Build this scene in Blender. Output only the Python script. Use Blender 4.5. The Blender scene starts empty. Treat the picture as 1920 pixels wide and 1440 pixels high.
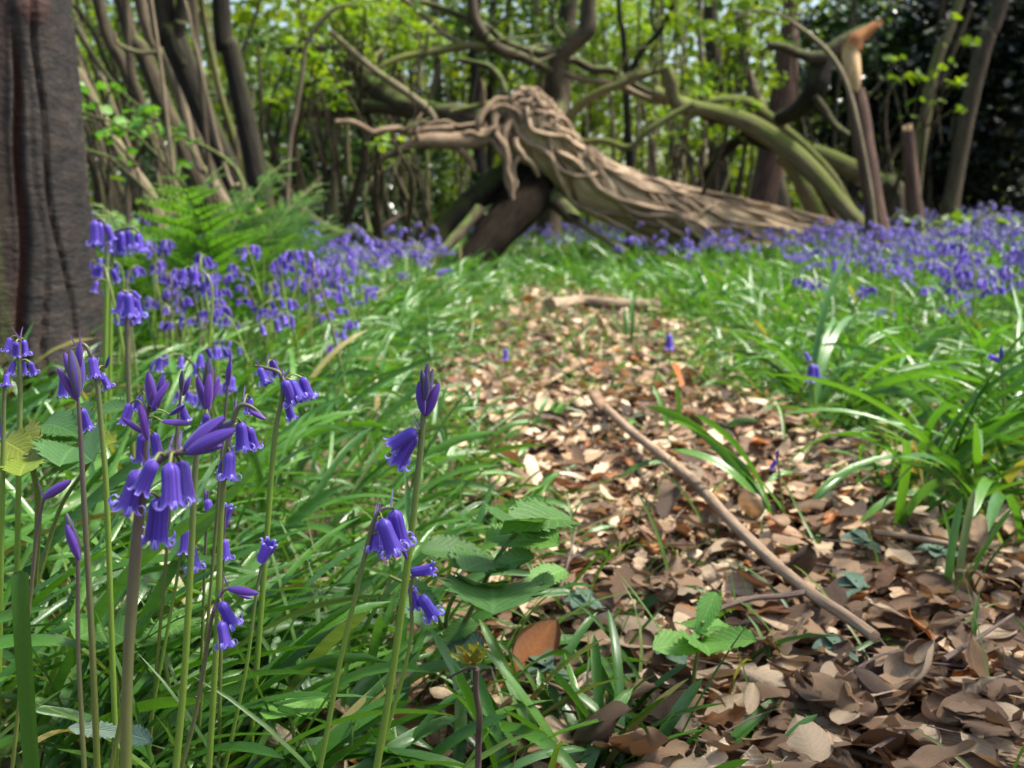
import bpy, math, random
import numpy as np
from mathutils import Vector, Matrix

# ------------------------------------------------------------------ camera, sky, sun, exposure
SC = bpy.context.scene
COL = SC.collection
FPX, CX, CY = 2000.0, 960.0, 720.0            # focal length in photograph pixels (1920 x 1440)
CAM_Z, TILT = 0.32, math.radians(9.1)
cam_d = bpy.data.cameras.new('camera')
cam = bpy.data.objects.new('camera', cam_d); COL.objects.link(cam)
cam.location = (0, 0, CAM_Z); cam.rotation_euler = (math.pi/2 - TILT, 0, 0)
cam_d.sensor_width = 36.0; cam_d.lens = 36.0*FPX/1920.0
cam_d.clip_start = 0.02; cam_d.clip_end = 400
cam_d.dof.use_dof = True; cam_d.dof.focus_distance = 0.50; cam_d.dof.aperture_fstop = 15.0
SC.camera = cam

SUN_EL, SUN_AZ = math.radians(60), math.radians(84)   # azimuth clockwise from +Y (ahead): from the right
w = bpy.data.worlds.new('World'); SC.world = w; w.use_nodes = True
nt = w.node_tree; bg = nt.nodes['Background']
sky = nt.nodes.new('ShaderNodeTexSky'); sky.sky_type = 'NISHITA'; sky.sun_disc = False
sky.sun_elevation = SUN_EL; sky.sun_rotation = SUN_AZ; sky.air_density = 1.0; sky.dust_density = 3.5; sky.ozone_density = 0.6
nt.links.new(sky.outputs[0], bg.inputs[0]); bg.inputs[1].default_value = 0.09
sd = bpy.data.lights.new('sun', 'SUN'); sun = bpy.data.objects.new('sun', sd); COL.objects.link(sun)
sd.energy = 3.2; sd.angle = math.radians(9); sd.color = (1.0, 0.95, 0.86)
sv = Vector((math.sin(SUN_AZ)*math.cos(SUN_EL), math.cos(SUN_AZ)*math.cos(SUN_EL), math.sin(SUN_EL)))
sun.rotation_euler = sv.to_track_quat('Z', 'Y').to_euler(); sun.location = sv*30
SC.view_settings.view_transform = 'Standard'; SC.view_settings.look = 'None'
SC.view_settings.exposure = 1.8; SC.view_settings.gamma = 1.0
SC.render.engine = 'CYCLES'
try:
    SC.cycles.use_denoising = True; SC.cycles.denoiser = 'OPENIMAGEDENOISE'
    SC.cycles.max_bounces = 7; SC.cycles.diffuse_bounces = 4; SC.cycles.glossy_bounces = 2
    SC.cycles.transmission_bounces = 4; SC.cycles.caustics_reflective = False; SC.cycles.caustics_refractive = False
    SC.cycles.sample_clamp_indirect = 6
except Exception:
    pass

# ------------------------------------------------------------------ helpers
ST, CT = math.sin(TILT), math.cos(TILT)
def P(px, py, Y):
    """world point at depth Y (metres ahead) seen at photograph pixel px, py"""
    xv = (px-CX)/FPX; yv = -(py-CY)/FPX
    dy = CT + yv*ST; dz = -ST + yv*CT; s = Y/dy
    return np.array((xv*s, Y, CAM_Z + dz*s))
def proj(V):
    V = np.atleast_2d(V); x = V[:, 0]; y = V[:, 1]; z = V[:, 2]-CAM_Z
    d = y*CT - z*ST; u = y*ST + z*CT
    d = np.where(np.abs(d) < 1e-4, 1e-4, d)
    return CX + FPX*x/d, CY - FPX*u/d, d
def sins(x, y, sc, seed):
    r = np.random.RandomState(seed); o = 0
    for k in range(5):
        a = r.uniform(0, 6.28); f = sc*r.uniform(.6, 1.6); o = o + np.sin((x*np.cos(a)+y*np.sin(a))*f + r.uniform(0, 6.28))
    return o/5
def sins3(V, sc, seed):
    r = np.random.RandomState(seed); o = 0
    for k in range(6):
        d = r.normal(size=3); d /= np.linalg.norm(d); o = o + np.sin(V@d*sc*r.uniform(.6, 1.7) + r.uniform(0, 6.28))
    return o/6
def smooth(a, b, x):
    t = np.clip((x-a)/(b-a), 0, 1); return t*t*(3-2*t)
def litter_mask(x, y):
    """1 on the leaf-strewn path, 0 in the green"""
    x = np.asarray(x, float); y = np.asarray(y, float)
    n = .10*sins(x, y, 7, 3) + .05*sins(x, y, 17, 4)
    re = np.interp(y, [0, .6, .9, 1.25, 1.8, 2.6, 3.4, 3.9, 4.3], [1.2, 1.0, .58, .38, .46, .50, .46, .38, .1])
    le = np.interp(y, [0, .6, .9, 1.3, 2.0, 3.0, 3.9, 4.3], [.06, .0, -.10, -.15, -.16, -.07, .0, .1])
    return smooth(-.11, .12, np.minimum(x-le, re-x) + n*1.3)
def gz(x, y):
    x = np.asarray(x, float); y = np.asarray(y, float)
    z = .018*sins(x, y, 3.2, 1) + .008*sins(x, y, 9, 2)
    z = z*smooth(.3, 1.2, y) - .015*litter_mask(x, y)
    z = z + .10*smooth(.8, 3.0, x)*smooth(2.5, 4.5, y)*(1-.6*smooth(8, 14, y)) + .04*smooth(-.5, -1.6, x)*smooth(2, 4, y)
    return z

class Geo:
    def __init__(s): s.V = []; s.Q = []; s.T = []; s.U = []; s.n = 0
    def add(s, V, Q=None, T=None, U=None):
        V = np.asarray(V, float).reshape(-1, 3)
        if Q is not None and len(Q): s.Q.append(np.asarray(Q, int).reshape(-1, 4)+s.n)
        if T is not None and len(T): s.T.append(np.asarray(T, int).reshape(-1, 3)+s.n)
        s.V.append(V); s.U.append(np.zeros((len(V), 2)) if U is None else np.asarray(U, float)); s.n += len(V)
        return s
    def geo(s, g): 
        V, Q, T, U = g.arrays(); return s.add(V, Q, T, U)
    def arrays(s):
        return (np.concatenate(s.V) if s.V else np.zeros((0, 3)), np.concatenate(s.Q) if s.Q else np.zeros((0, 4), int),
                np.concatenate(s.T) if s.T else np.zeros((0, 3), int), np.concatenate(s.U) if s.U else np.zeros((0, 2)))
    def xf(s, M):
        V, Q, T, U = s.arrays(); M = np.array(M); return Geo().add(V@M[:3, :3].T + M[:3, 3], Q, T, U)
def make_mesh(name, g, mat, smooth_sh=True):
    V, Q, T, U = g.arrays()
    me = bpy.data.meshes.new(name)
    nv, nq, ntr = len(V), len(Q), len(T)
    me.vertices.add(nv); me.vertices.foreach_set('co', V.astype(np.float32).ravel())
    loops = np.concatenate((Q.ravel(), T.ravel())).astype(np.int32)
    me.loops.add(len(loops)); me.loops.foreach_set('vertex_index', loops)
    me.polygons.add(nq+ntr)
    me.polygons.foreach_set('loop_start', np.concatenate((np.arange(nq)*4, nq*4+np.arange(ntr)*3)).astype(np.int32))
    if smooth_sh: me.polygons.foreach_set('use_smooth', np.ones(nq+ntr, bool))
    uvl = me.uv_layers.new(name='UVMap'); uvl.data.foreach_set('uv', U[loops].astype(np.float32).ravel())
    me.materials.append(mat); me.update(calc_edges=True); me.validate()
    return me
def link(name, me, parent=None, M=None):
    o = bpy.data.objects.new(name, me); COL.objects.link(o)
    if parent is not None: o.parent = parent
    if M is not None: o.matrix_basis = Matrix(np.array(M).tolist())
    return o
def tag(o, label=None, cat=None, group=None, kind=None):
    if label: o['label'] = label
    if cat: o['category'] = cat
    if group: o['group'] = group
    if kind: o['kind'] = kind
    return o
def empty(name, loc, label, cat, group=None):
    o = bpy.data.objects.new(name, None); COL.objects.link(o); o.location = [float(c) for c in loc]
    o.empty_display_size = .05
    return tag(o, label, cat, group)
def part(name, g, mat, root, smooth_sh=True, parent=None):
    """mesh in world coordinates, stored relative to its thing's empty"""
    L = np.array(root.location)
    return link(name, make_mesh(name, g.xf(np.block([[np.eye(3), -L[:, None]], [np.zeros((1, 3)), np.ones((1, 1))]])), mat, smooth_sh), parent or root)

def catmull(pts, sub):
    p = np.asarray(pts, float)
    if len(p) < 3 or sub < 2:
        t = np.linspace(0, len(p)-1, (len(p)-1)*sub+1); return np.stack([np.interp(t, np.arange(len(p)), p[:, k]) for k in range(p.shape[1])], 1)
    q = np.vstack((2*p[0]-p[1], p, 2*p[-1]-p[-2])); out = []
    for i in range(1, len(q)-2):
        t = np.linspace(0, 1, sub, endpoint=False)[:, None]
        a, b, c, d = q[i-1], q[i], q[i+1], q[i+2]
        out.append(.5*(2*b + (c-a)*t + (2*a-5*b+4*c-d)*t**2 + (3*b-a-3*c+d)*t**3))
    return np.vstack(out + [p[-1:]])
def frames(C):
    d = np.gradient(C, axis=0); d /= np.linalg.norm(d, axis=1)[:, None]+1e-12
    n = np.zeros_like(C); r = np.array((0, 0, 1.)) if abs(d[0, 2]) < .9 else np.array((1., 0, 0))
    v = np.cross(d[0], r); v /= np.linalg.norm(v); n[0] = v
    for i in range(1, len(C)):
        v = n[i-1] - d[i]*np.dot(n[i-1], d[i]); n[i] = v/(np.linalg.norm(v)+1e-12)
    return d, n, np.cross(d, n)
def tube(pts, rad, m=8, sub=4, rough=0.0, seed=0, wob=0.0, jag=0.0, fsc=30):
    C = catmull(np.asarray(pts, float), sub)
    r = np.interp(np.linspace(0, 1, len(C)), np.linspace(0, 1, len(np.atleast_1d(rad))), np.atleast_1d(rad)) if np.size(rad) > 1 else np.full(len(C), float(np.squeeze(rad)))
    if wob:
        for k in range(3): C[1:-1, k] += wob*sins(np.arange(1, len(C)-1)*.7, np.zeros(len(C)-2), 1.3, seed*3+k+11)
    d, n, b = frames(C)
    a = np.linspace(0, 2*np.pi, m+1)
    V = C[:, None] + r[:, None, None]*(np.cos(a)[None, :, None]*n[:, None] + np.sin(a)[None, :, None]*b[:, None])
    if rough:
        f = 1 + rough*(sins3(V.reshape(-1, 3), fsc*.35, seed+5) + .6*sins3(V.reshape(-1, 3), fsc, seed+6)).reshape(V.shape[:2]); f[:, -1] = f[:, 0]
        V = C[:, None] + (V-C[:, None])*f[..., None]
    if jag:
        rr = np.random.RandomState(seed+9); j = rr.uniform(-1, 1, m+1)*jag; j[-1] = j[0]; V[-1] += d[-1]*j[:, None]
    L = np.concatenate(([0], np.cumsum(np.linalg.norm(np.diff(C, axis=0), axis=1))))
    U = np.stack(np.broadcast_arrays((a/(2*np.pi))[None, :]*2*np.pi*r.mean(), L[:, None]), -1)
    k = len(C); i, j = np.meshgrid(np.arange(k-1), np.arange(m), indexing='ij')
    q = np.stack((i*(m+1)+j, i*(m+1)+j+1, (i+1)*(m+1)+j+1, (i+1)*(m+1)+j), -1).reshape(-1, 4)
    g = Geo(); g.add(V.reshape(-1, 3), q, None, U.reshape(-1, 2))
    for e, idx in ((0, 0), (k-1, 1)):
        cv = np.vstack((V[e], C[e:e+1]+ d[e]*(r[e]*.25*(1 if idx else -1)))); t = np.array([(q_, (q_+1), m+1) if idx else (q_+1, q_, m+1) for q_ in range(m)])
        g.add(cv, None, t, np.vstack((U[e], U[e][:1])))
    return g
def orient(pos, d, s, spin=0.0, width=1.0):
    """4x4 that sends local -Z to d, scaled s"""
    d = np.asarray(d, float); d = d/np.linalg.norm(d); z = -d
    x = np.cross((0, 1, 0.1), z); x /= np.linalg.norm(x)+1e-9; y = np.cross(z, x)
    c, sn = math.cos(spin), math.sin(spin); x, y = c*x+sn*y, c*y-sn*x
    M = np.eye(4); M[:3, 0] = x*s*width; M[:3, 1] = y*s*width; M[:3, 2] = z*s; M[:3, 3] = pos; return M
def eulerM(az, pitch, roll):
    """batch: leaf local x across, y along, z up"""
    ca, sa, cp, sp, cr, sr = np.cos(az), np.sin(az), np.cos(pitch), np.sin(pitch), np.cos(roll), np.sin(roll)
    z = np.zeros_like(az); o = np.ones_like(az)
    Rz = np.stack((ca, -sa, z, sa, ca, z, z, z, o), -1).reshape(-1, 3, 3)
    Rx = np.stack((o, z, z, z, cp, -sp, z, sp, cp), -1).reshape(-1, 3, 3)
    Ry = np.stack((cr, z, sr, z, o, z, -sr, z, cr), -1).reshape(-1, 3, 3)
    return Rz@Rx@Ry
def scatter(variants, pick, R, pos, scale):
    out = Geo()
    for k, g in enumerate(variants):
        sel = np.where(pick == k)[0]
        if not len(sel): continue
        V, Q, T, U = g.arrays()
        W = np.einsum('nij,vj->nvi', R[sel]*scale[sel][:, None, None], V) + pos[sel][:, None]
        off = (np.arange(len(sel))*len(V))[:, None, None]
        out.add(W.reshape(-1, 3), (Q[None]+off).reshape(-1, 4) if len(Q) else None, (T[None]+off).reshape(-1, 3) if len(T) else None, np.tile(U, (len(sel), 1)))
    return out

# ------------------------------------------------------------------ materials
def mat_new(name):
    m = bpy.data.materials.new(name); m.use_nodes = True
    return m, m.node_tree, m.node_tree.nodes['Principled BSDF'], m.node_tree.nodes['Material Output']
def N(t, typ, **kw):
    n = t.nodes.new(typ)
    for k, v in kw.items(): setattr(n, k, v)
    return n
def ramp(t, fac, stops, interp='LINEAR'):
    r = N(t, 'ShaderNodeValToRGB'); r.color_ramp.interpolation = interp
    e = r.color_ramp.elements
    while len(e) < len(stops): e.new(.5)
    for k, (p, c) in enumerate(stops): e[k].position = p; e[k].color = (*c, 1)
    if fac is not None: t.links.new(fac, r.inputs[0])
    return r.outputs[0]
def rnd(t):
    """random value per mesh island plus random per object, wrapped to 0..1"""
    g = N(t, 'ShaderNodeNewGeometry'); o = N(t, 'ShaderNodeObjectInfo'); a = N(t, 'ShaderNodeMath', operation='ADD'); f = N(t, 'ShaderNodeMath', operation='FRACT')
    t.links.new(g.outputs['Random Per Island'], a.inputs[0]); t.links.new(o.outputs['Random'], a.inputs[1]); t.links.new(a.outputs[0], f.inputs[0]); return f.outputs[0]
def noise(t, scale, detail=3, vec=None, rough=.55):
    n = N(t, 'ShaderNodeTexNoise'); n.inputs['Scale'].default_value = scale; n.inputs['Detail'].default_value = detail; n.inputs['Roughness'].default_value = rough
    if vec is not None: t.links.new(vec, n.inputs['Vector'])
    return n.outputs['Fac']
def mixc(t, fac, a, b, mode='MIX'):
    m = N(t, 'ShaderNodeMix', data_type='RGBA', blend_type=mode)
    for s, v in ((m.inputs[0], fac), (m.inputs[6], a), (m.inputs[7], b)):
        if hasattr(v, 'is_linked'): t.links.new(v, s)
        else: s.default_value = v if not isinstance(v, tuple) else (*v, 1)
    return m.outputs[2]
def mapping(t, out, scale):
    m = N(t, 'ShaderNodeMapping'); m.inputs['Scale'].default_value = scale; t.links.new(out, m.inputs[0]); return m.outputs[0]
def bump(t, h, b, strength=.5, dist=.002):
    n = N(t, 'ShaderNodeBump'); n.inputs['Strength'].default_value = strength; n.inputs['Distance'].default_value = dist
    t.links.new(h, n.inputs['Height']); t.links.new(n.outputs[0], b.inputs['Normal'])
def translucent(t, b, out, col, fac):
    tr = N(t, 'ShaderNodeBsdfTranslucent'); mx = N(t, 'ShaderNodeMixShader'); mx.inputs[0].default_value = fac
    t.links.new(col, tr.inputs[0]); t.links.new(b.outputs[0], mx.inputs[1]); t.links.new(tr.outputs[0], mx.inputs[2]); t.links.new(mx.outputs[0], out.inputs[0])

def leaf_mat(name, stops, rough=.45, trans=.4, tcol=(1.5, 1.35, .5), veins=None, spec=.5, VS=.15, BL=None):
    BL = (.75 if 'leaf' in name and VS > .5 else .4) if BL is None else BL
    m, t, b, out = mat_new(name)
    c = ramp(t, rnd(t), stops)
    uv = N(t, 'ShaderNodeUVMap').outputs[0]
    c = mixc(t, BL, c, mixc(t, 1.0, c, ramp(t, noise(t, 70, 4), [(.3, (.42, .42, .38)), (.7, (1.35, 1.35, 1.25))]), 'MULTIPLY'))
    if veins == 'blade':      # fine lengthwise lines, pale keel, dull spots
        s = N(t, 'ShaderNodeSeparateXYZ'); t.links.new(uv, s.inputs[0])
        wv = N(t, 'ShaderNodeTexWave'); wv.inputs['Scale'].default_value = 5; wv.inputs['Distortion'].default_value = .3; t.links.new(mapping(t, uv, (1, .02, 1)), wv.inputs[0])
        c = mixc(t, .14, c, mixc(t, 1.0, c, ramp(t, wv.outputs['Fac'], [(0, (.5, .5, .5)), (1, (1.5, 1.5, 1.4))]), 'MULTIPLY'))
        c = mixc(t, ramp(t, s.outputs[1], [(0, (1, 1, 1)), (.18, (0, 0, 0))]), c, (.42, .52, .22))
        bump(t, wv.outputs['Fac'], b, .25, .0006)
    if veins == 'pinnate':
        s = N(t, 'ShaderNodeSeparateXYZ'); t.links.new(uv, s.inputs[0])
        ab = N(t, 'ShaderNodeMath', operation='SUBTRACT'); ab.inputs[1].default_value = .5; t.links.new(s.outputs[0], ab.inputs[0])
        ab2 = N(t, 'ShaderNodeMath', operation='ABSOLUTE'); t.links.new(ab.outputs[0], ab2.inputs[0])
        mu = N(t, 'ShaderNodeMath', operation='MULTIPLY_ADD'); mu.inputs[1].default_value = -.9; t.links.new(ab2.outputs[0], mu.inputs[0]); t.links.new(s.outputs[1], mu.inputs[2])
        sn = N(t, 'ShaderNodeMath', operation='MULTIPLY'); sn.inputs[1].default_value = 56; t.links.new(mu.outputs[0], sn.inputs[0])
        si = N(t, 'ShaderNodeMath', operation='SINE'); t.links.new(sn.outputs[0], si.inputs[0])
        v = ramp(t, si.outputs[0], [(.72, (0, 0, 0)), (1, (1, 1, 1))]); mid = ramp(t, ab2.outputs[0], [(.0, (1, 1, 1)), (.035, (0, 0, 0))])
        vm = mixc(t, VS, mixc(t, 1.0, v, mid, 'LIGHTEN'), (0.0, 0.0, 0.0))
        c = mixc(t, vm, c, mixc(t, 1.0, c, (1.55, 1.5, 1.6), 'MULTIPLY'))
        wr = N(t, 'ShaderNodeMath', operation='MULTIPLY_ADD'); wr.inputs[1].default_value = 1.6 if VS > .5 else .4; t.links.new(noise(t, 130, 5), wr.inputs[0]); t.links.new(vm, wr.inputs[2])
        bump(t, wr.outputs[0], b, .6 if VS > .5 else .35, .0025 if VS > .5 else .0012)
    t.links.new(c, b.inputs['Base Color']); b.inputs['Roughness'].default_value = rough; b.inputs['Specular IOR Level'].default_value = spec
    if trans: translucent(t, b, out, mixc(t, 1.0, c, tcol, 'MULTIPLY'), trans)
    return m
def bark_mat(name, c1, c2, moss=0.0, mosscol=(.055, .085, .015), sx=60, sy=9, bs=.8, bd=.01, rough=.85):
    m, t, b, out = mat_new(name); uv = N(t, 'ShaderNodeUVMap').outputs[0]
    n1 = noise(t, 1, 6, mapping(t, uv, (sx, sy, 1)), .65); n2 = noise(t, 5, 4)
    c = mixc(t, ramp(t, n1, [(.32, (0, 0, 0)), (.68, (1, 1, 1))]), c1, c2)
    c = mixc(t, .5, c, mixc(t, 1.0, c, ramp(t, n2, [(.3, (.45, .42, .4)), (.72, (1.5, 1.5, 1.45))]), 'MULTIPLY'))
    if moss:
        g = N(t, 'ShaderNodeNewGeometry'); s = N(t, 'ShaderNodeSeparateXYZ'); t.links.new(g.outputs['Normal'], s.inputs[0])
        a = N(t, 'ShaderNodeMath', operation='MULTIPLY_ADD'); a.inputs[1].default_value = .35; t.links.new(s.outputs[2], a.inputs[0]); t.links.new(noise(t, 7, 5), a.inputs[2])
        k = ramp(t, a.outputs[0], [(.75-.45*moss, (0, 0, 0)), (.95-.45*moss, (1, 1, 1))])
        mc = mixc(t, noise(t, 90, 3), mosscol, tuple(q*2.0 for q in mosscol))
        c = mixc(t, k, c, mc)
    t.links.new(c, b.inputs['Base Color']); b.inputs['Roughness'].default_value = rough; b.inputs['Specular IOR Level'].default_value = .25
    bump(t, n1, b, bs, bd)
    return m
def petal_mat(name, ca, cb, edge, trans=.3):
    m, t, b, out = mat_new(name); uv = N(t, 'ShaderNodeUVMap').outputs[0]
    s = N(t, 'ShaderNodeSeparateXYZ'); t.links.new(uv, s.inputs[0])
    c = ramp(t, rnd(t), [(0, ca), (1, cb)])
    c = mixc(t, ramp(t, s.outputs[1], [(.55, (0, 0, 0)), (.85, (1, 1, 1))]), c, edge)                    # tips are paler
    wv = noise(t, 1, 2, mapping(t, uv, (14, .8, 1)))
    c = mixc(t, .75, c, mixc(t, 1.0, c, ramp(t, wv, [(.3, (.5, .45, .8)), (.7, (1.35, 1.35, 1.15))]), 'MULTIPLY'))
    mid = N(t, 'ShaderNodeMath', operation='SUBTRACT'); mid.inputs[1].default_value = .5; t.links.new(s.outputs[0], mid.inputs[0])
    m2 = N(t, 'ShaderNodeMath', operation='ABSOLUTE'); t.links.new(mid.outputs[0], m2.inputs[0])
    c = mixc(t, ramp(t, m2.outputs[0], [(.03, (.85, .85, .85)), (.16, (0, 0, 0))]), c, (.06, .035, .42))   # dark midline
    t.links.new(c, b.inputs['Base Color']); b.inputs['Roughness'].default_value = .42; b.inputs['Specular IOR Level'].default_value = .4
    try: b.inputs['Sheen Weight'].default_value = .15
    except Exception: pass
    translucent(t, b, out, mixc(t, 1.0, c, (1.2, 1.0, 1.2), 'MULTIPLY'), trans); return m
def simple_mat(name, c, rough=.5, var=.4, sc=40, trans=0, grad=None):
    m, t, b, out = mat_new(name)
    cc = mixc(t, var, c, mixc(t, 1.0, c, ramp(t, noise(t, sc, 4), [(.3, (.4, .4, .4)), (.7, (1.6, 1.6, 1.6))]), 'MULTIPLY'))
    if grad:
        s = N(t, 'ShaderNodeSeparateXYZ'); t.links.new(N(t, 'ShaderNodeUVMap').outputs[0], s.inputs[0])
        cc = mixc(t, ramp(t, s.outputs[1], [(grad[0], (0, 0, 0)), (grad[1], (1, 1, 1))]), cc, grad[2])
    t.links.new(cc, b.inputs['Base Color']); b.inputs['Roughness'].default_value = rough
    if trans: translucent(t, b, out, cc, trans)
    return m

M_blade = leaf_mat('bluebell_leaf_green', [(0, (0.037, 0.120, 0.018)), (.35, (0.064, 0.189, 0.022)), (.7, (0.097, 0.244, 0.029)), (.965, (0.060, 0.166, 0.046)), (.98, (0.239, 0.248, 0.064)), (1, (0.313, 0.258, 0.110))], .25, .32, (1.5, 1.45, .45), 'blade', .65)
M_grass = leaf_mat('grass_green', [(0, (0.046, 0.120, 0.018)), (.5, (0.083, 0.184, 0.023)), (.9, (0.110, 0.202, 0.028)), (1, (0.258, 0.221, 0.092))], .42, .35, (1.4, 1.4, .45))
M_litter = leaf_mat('dead_leaf', [(0, (.055, .030, .016)), (.16, (.12, .066, .034)), (.32, (.25, .15, .08)), (.52, (.40, .265, .16)), (.72, (.54, .40, .26)), (.90, (.64, .51, .37)), (.94, (.26, .10, .03)), (1, (.33, .12, .03))], .5, .14, (1.3, 1.0, .7), 'pinnate', .45, .72)
def one_tone(name, c): return leaf_mat(name, [(0, tuple(q*.75 for q in c)), (1, tuple(q*1.2 for q in c))], .5, .14, (1.3, 1.0, .7), 'pinnate', .45, .72)
LEAF_TONES = [('dark brown', one_tone('dark_brown_leaf', (.085, .048, .027))), ('mid brown', one_tone('mid_brown_leaf', (.20, .12, .068))), ('tan', one_tone('tan_leaf', (.33, .215, .13))), ('pale cream', one_tone('pale_cream_leaf', (.50, .38, .26))), ('rust', one_tone('rusty_brown_leaf', (.28, .11, .035)))]
M_orange = leaf_mat('rust_leaf', [(0, (.42, .13, .025)), (1, (.34, .10, .02))], .5, .25, (1.4, .9, .5), 'pinnate', .4)
M_petal = petal_mat('bluebell_petal', (.120, .078, .50), (.17, .085, .50), (.38, .34, .82))
M_petal_far = petal_mat('bluebell_petal_drift', (.14, .085, .44), (.24, .15, .57), (.34, .26, .70))
M_bud = petal_mat('bluebell_bud', (.11, .058, .34), (.18, .060, .32), (.15, .08, .31), .2)
M_budtip = petal_mat('bluebell_bud_tip', (.10, .075, .11), (.09, .10, .06), (.13, .12, .09), .15)
M_stem = simple_mat('bluebell_stem', (.18, .29, .04), .4, .3, 60, .15, (.70, .98, (.13, .12, .08)))
M_stem_dark = simple_mat('bluebell_stem_purple', (.15, .19, .035), .4, .3, 60, .1, (.40, .95, (.12, .085, .085)))
M_bract = simple_mat('bluebell_bract', (.24, .14, .38), .5, .3, 60, .25)
M_bramble = leaf_mat('bramble_leaf', [(0, (.075, .185, .040)), (.5, (.115, .255, .052)), (1, (.09, .21, .065))], .42, .38, (1.4, 1.35, .5), 'pinnate', .5)
M_bramble_y = leaf_mat('young_bramble_leaf', [(0, (.15, .28, .03)), (.5, (.20, .32, .04)), (1, (.30, .30, .04))], .42, .4, (1.3, 1.25, .5), 'pinnate', .5)
M_nettle = leaf_mat('sapling_leaf', [(0, (.14, .33, .06)), (1, (.18, .38, .08))], .4, .38, (1.3, 1.3, .5), 'pinnate', .5)
M_greyleaf = leaf_mat('grey_green_leaf', [(0, (.07, .13, .085)), (1, (.10, .16, .11))], .4, .15, (1.2, 1.2, .8), 'pinnate', .5)
M_oakbud = leaf_mat('oak_seedling_leaf', [(0, (.27, .22, .03)), (.5, (.20, .24, .04)), (1, (.30, .14, .025))], .5, .4, (1.2, 1.1, .5), 'pinnate')
M_fern = leaf_mat('bracken_frond', [(0, (0.069, 0.198, 0.028)), (.5, (0.101, 0.258, 0.033)), (1, (0.138, 0.304, 0.041))], .5, .42, (1.3, 1.3, .4))
M_hazel = leaf_mat('hazel_leaf', [(0, (0.080, 0.176, 0.016)), (.5, (0.136, 0.248, 0.020)), (1, (0.200, 0.296, 0.028))], .5, .5, (1.35, 1.25, .4))
M_far = leaf_mat('far_leaf', [(0, (0.078, 0.150, 0.015)), (.5, (0.132, 0.216, 0.018)), (1, (0.192, 0.258, 0.027))], .6, .5, (1.3, 1.2, .45), None, .2)
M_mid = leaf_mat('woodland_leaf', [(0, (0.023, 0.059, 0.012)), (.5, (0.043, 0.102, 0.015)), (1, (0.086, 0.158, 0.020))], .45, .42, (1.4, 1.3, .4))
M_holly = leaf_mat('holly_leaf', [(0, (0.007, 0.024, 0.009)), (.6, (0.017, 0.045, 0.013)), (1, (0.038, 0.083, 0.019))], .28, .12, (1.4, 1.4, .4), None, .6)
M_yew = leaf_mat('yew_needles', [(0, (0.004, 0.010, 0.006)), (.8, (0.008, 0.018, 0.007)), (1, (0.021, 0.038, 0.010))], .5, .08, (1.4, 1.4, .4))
M_bark_dark = bark_mat('mossy_dark_bark', (0.006, 0.005, 0.003), (0.027, 0.021, 0.014), .50, (0.026, 0.030, 0.006))
M_bark_brown = bark_mat('brown_bark', (0.024, 0.018, 0.011), (0.093, 0.072, 0.044), .25)
M_bark_red = bark_mat('reddish_bark', (0.044, 0.026, 0.020), (0.136, 0.080, 0.060), .0, sx=40, sy=6)
M_bark_pale = bark_mat('pale_bark', (0.099, 0.077, 0.050), (0.261, 0.207, 0.140), .30, (0.081, 0.095, 0.027))
M_bark_moss = bark_mat('green_mossy_bark', (0.083, 0.068, 0.038), (0.203, 0.165, 0.098), .72, (0.075, 0.090, 0.017))
M_prop = bark_mat('shade_toned_prop_bark', (.003, .0022, .0015), (.019, .014, .009), 0)  # near-black: shade under the fallen trunk is put into this bark colour
M_prop.node_tree.nodes['Principled BSDF'].inputs['Specular IOR Level'].default_value = .06
M_fallen = bark_mat('fallen_trunk_bark', (0.242, 0.184, 0.106), (0.503, 0.406, 0.261), .10, (0.126, 0.136, 0.039), 34, 5, .9, .012)
M_ivy = bark_mat('ivy_stem_bark', (0.201, 0.140, 0.090), (0.461, 0.346, 0.236), 0, sx=90, sy=18, bs=.9, bd=.006)
M_ivy_d = bark_mat('ivy_root_bark', (0.098, 0.067, 0.041), (0.283, 0.205, 0.137), 0, sx=90, sy=18, bs=.9, bd=.006)
M_wood = bark_mat('torn_wood', (.42, .27, .13), (.64, .46, .26), 0, sx=140, sy=6, bs=.6, bd=.004)
M_woodred = bark_mat('torn_wood_rusty', (.20, .075, .025), (.42, .19, .07), 0, sx=120, sy=8)
M_stick = bark_mat('dead_stick_bark', (.15, .10, .065), (.36, .265, .18), 0, sx=150, sy=20, bs=.6, bd=.002)
M_twig = bark_mat('twig_bark', (.06, .040, .035), (.17, .125, .10), 0, sx=200, sy=30, bs=.5, bd=.001)

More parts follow.
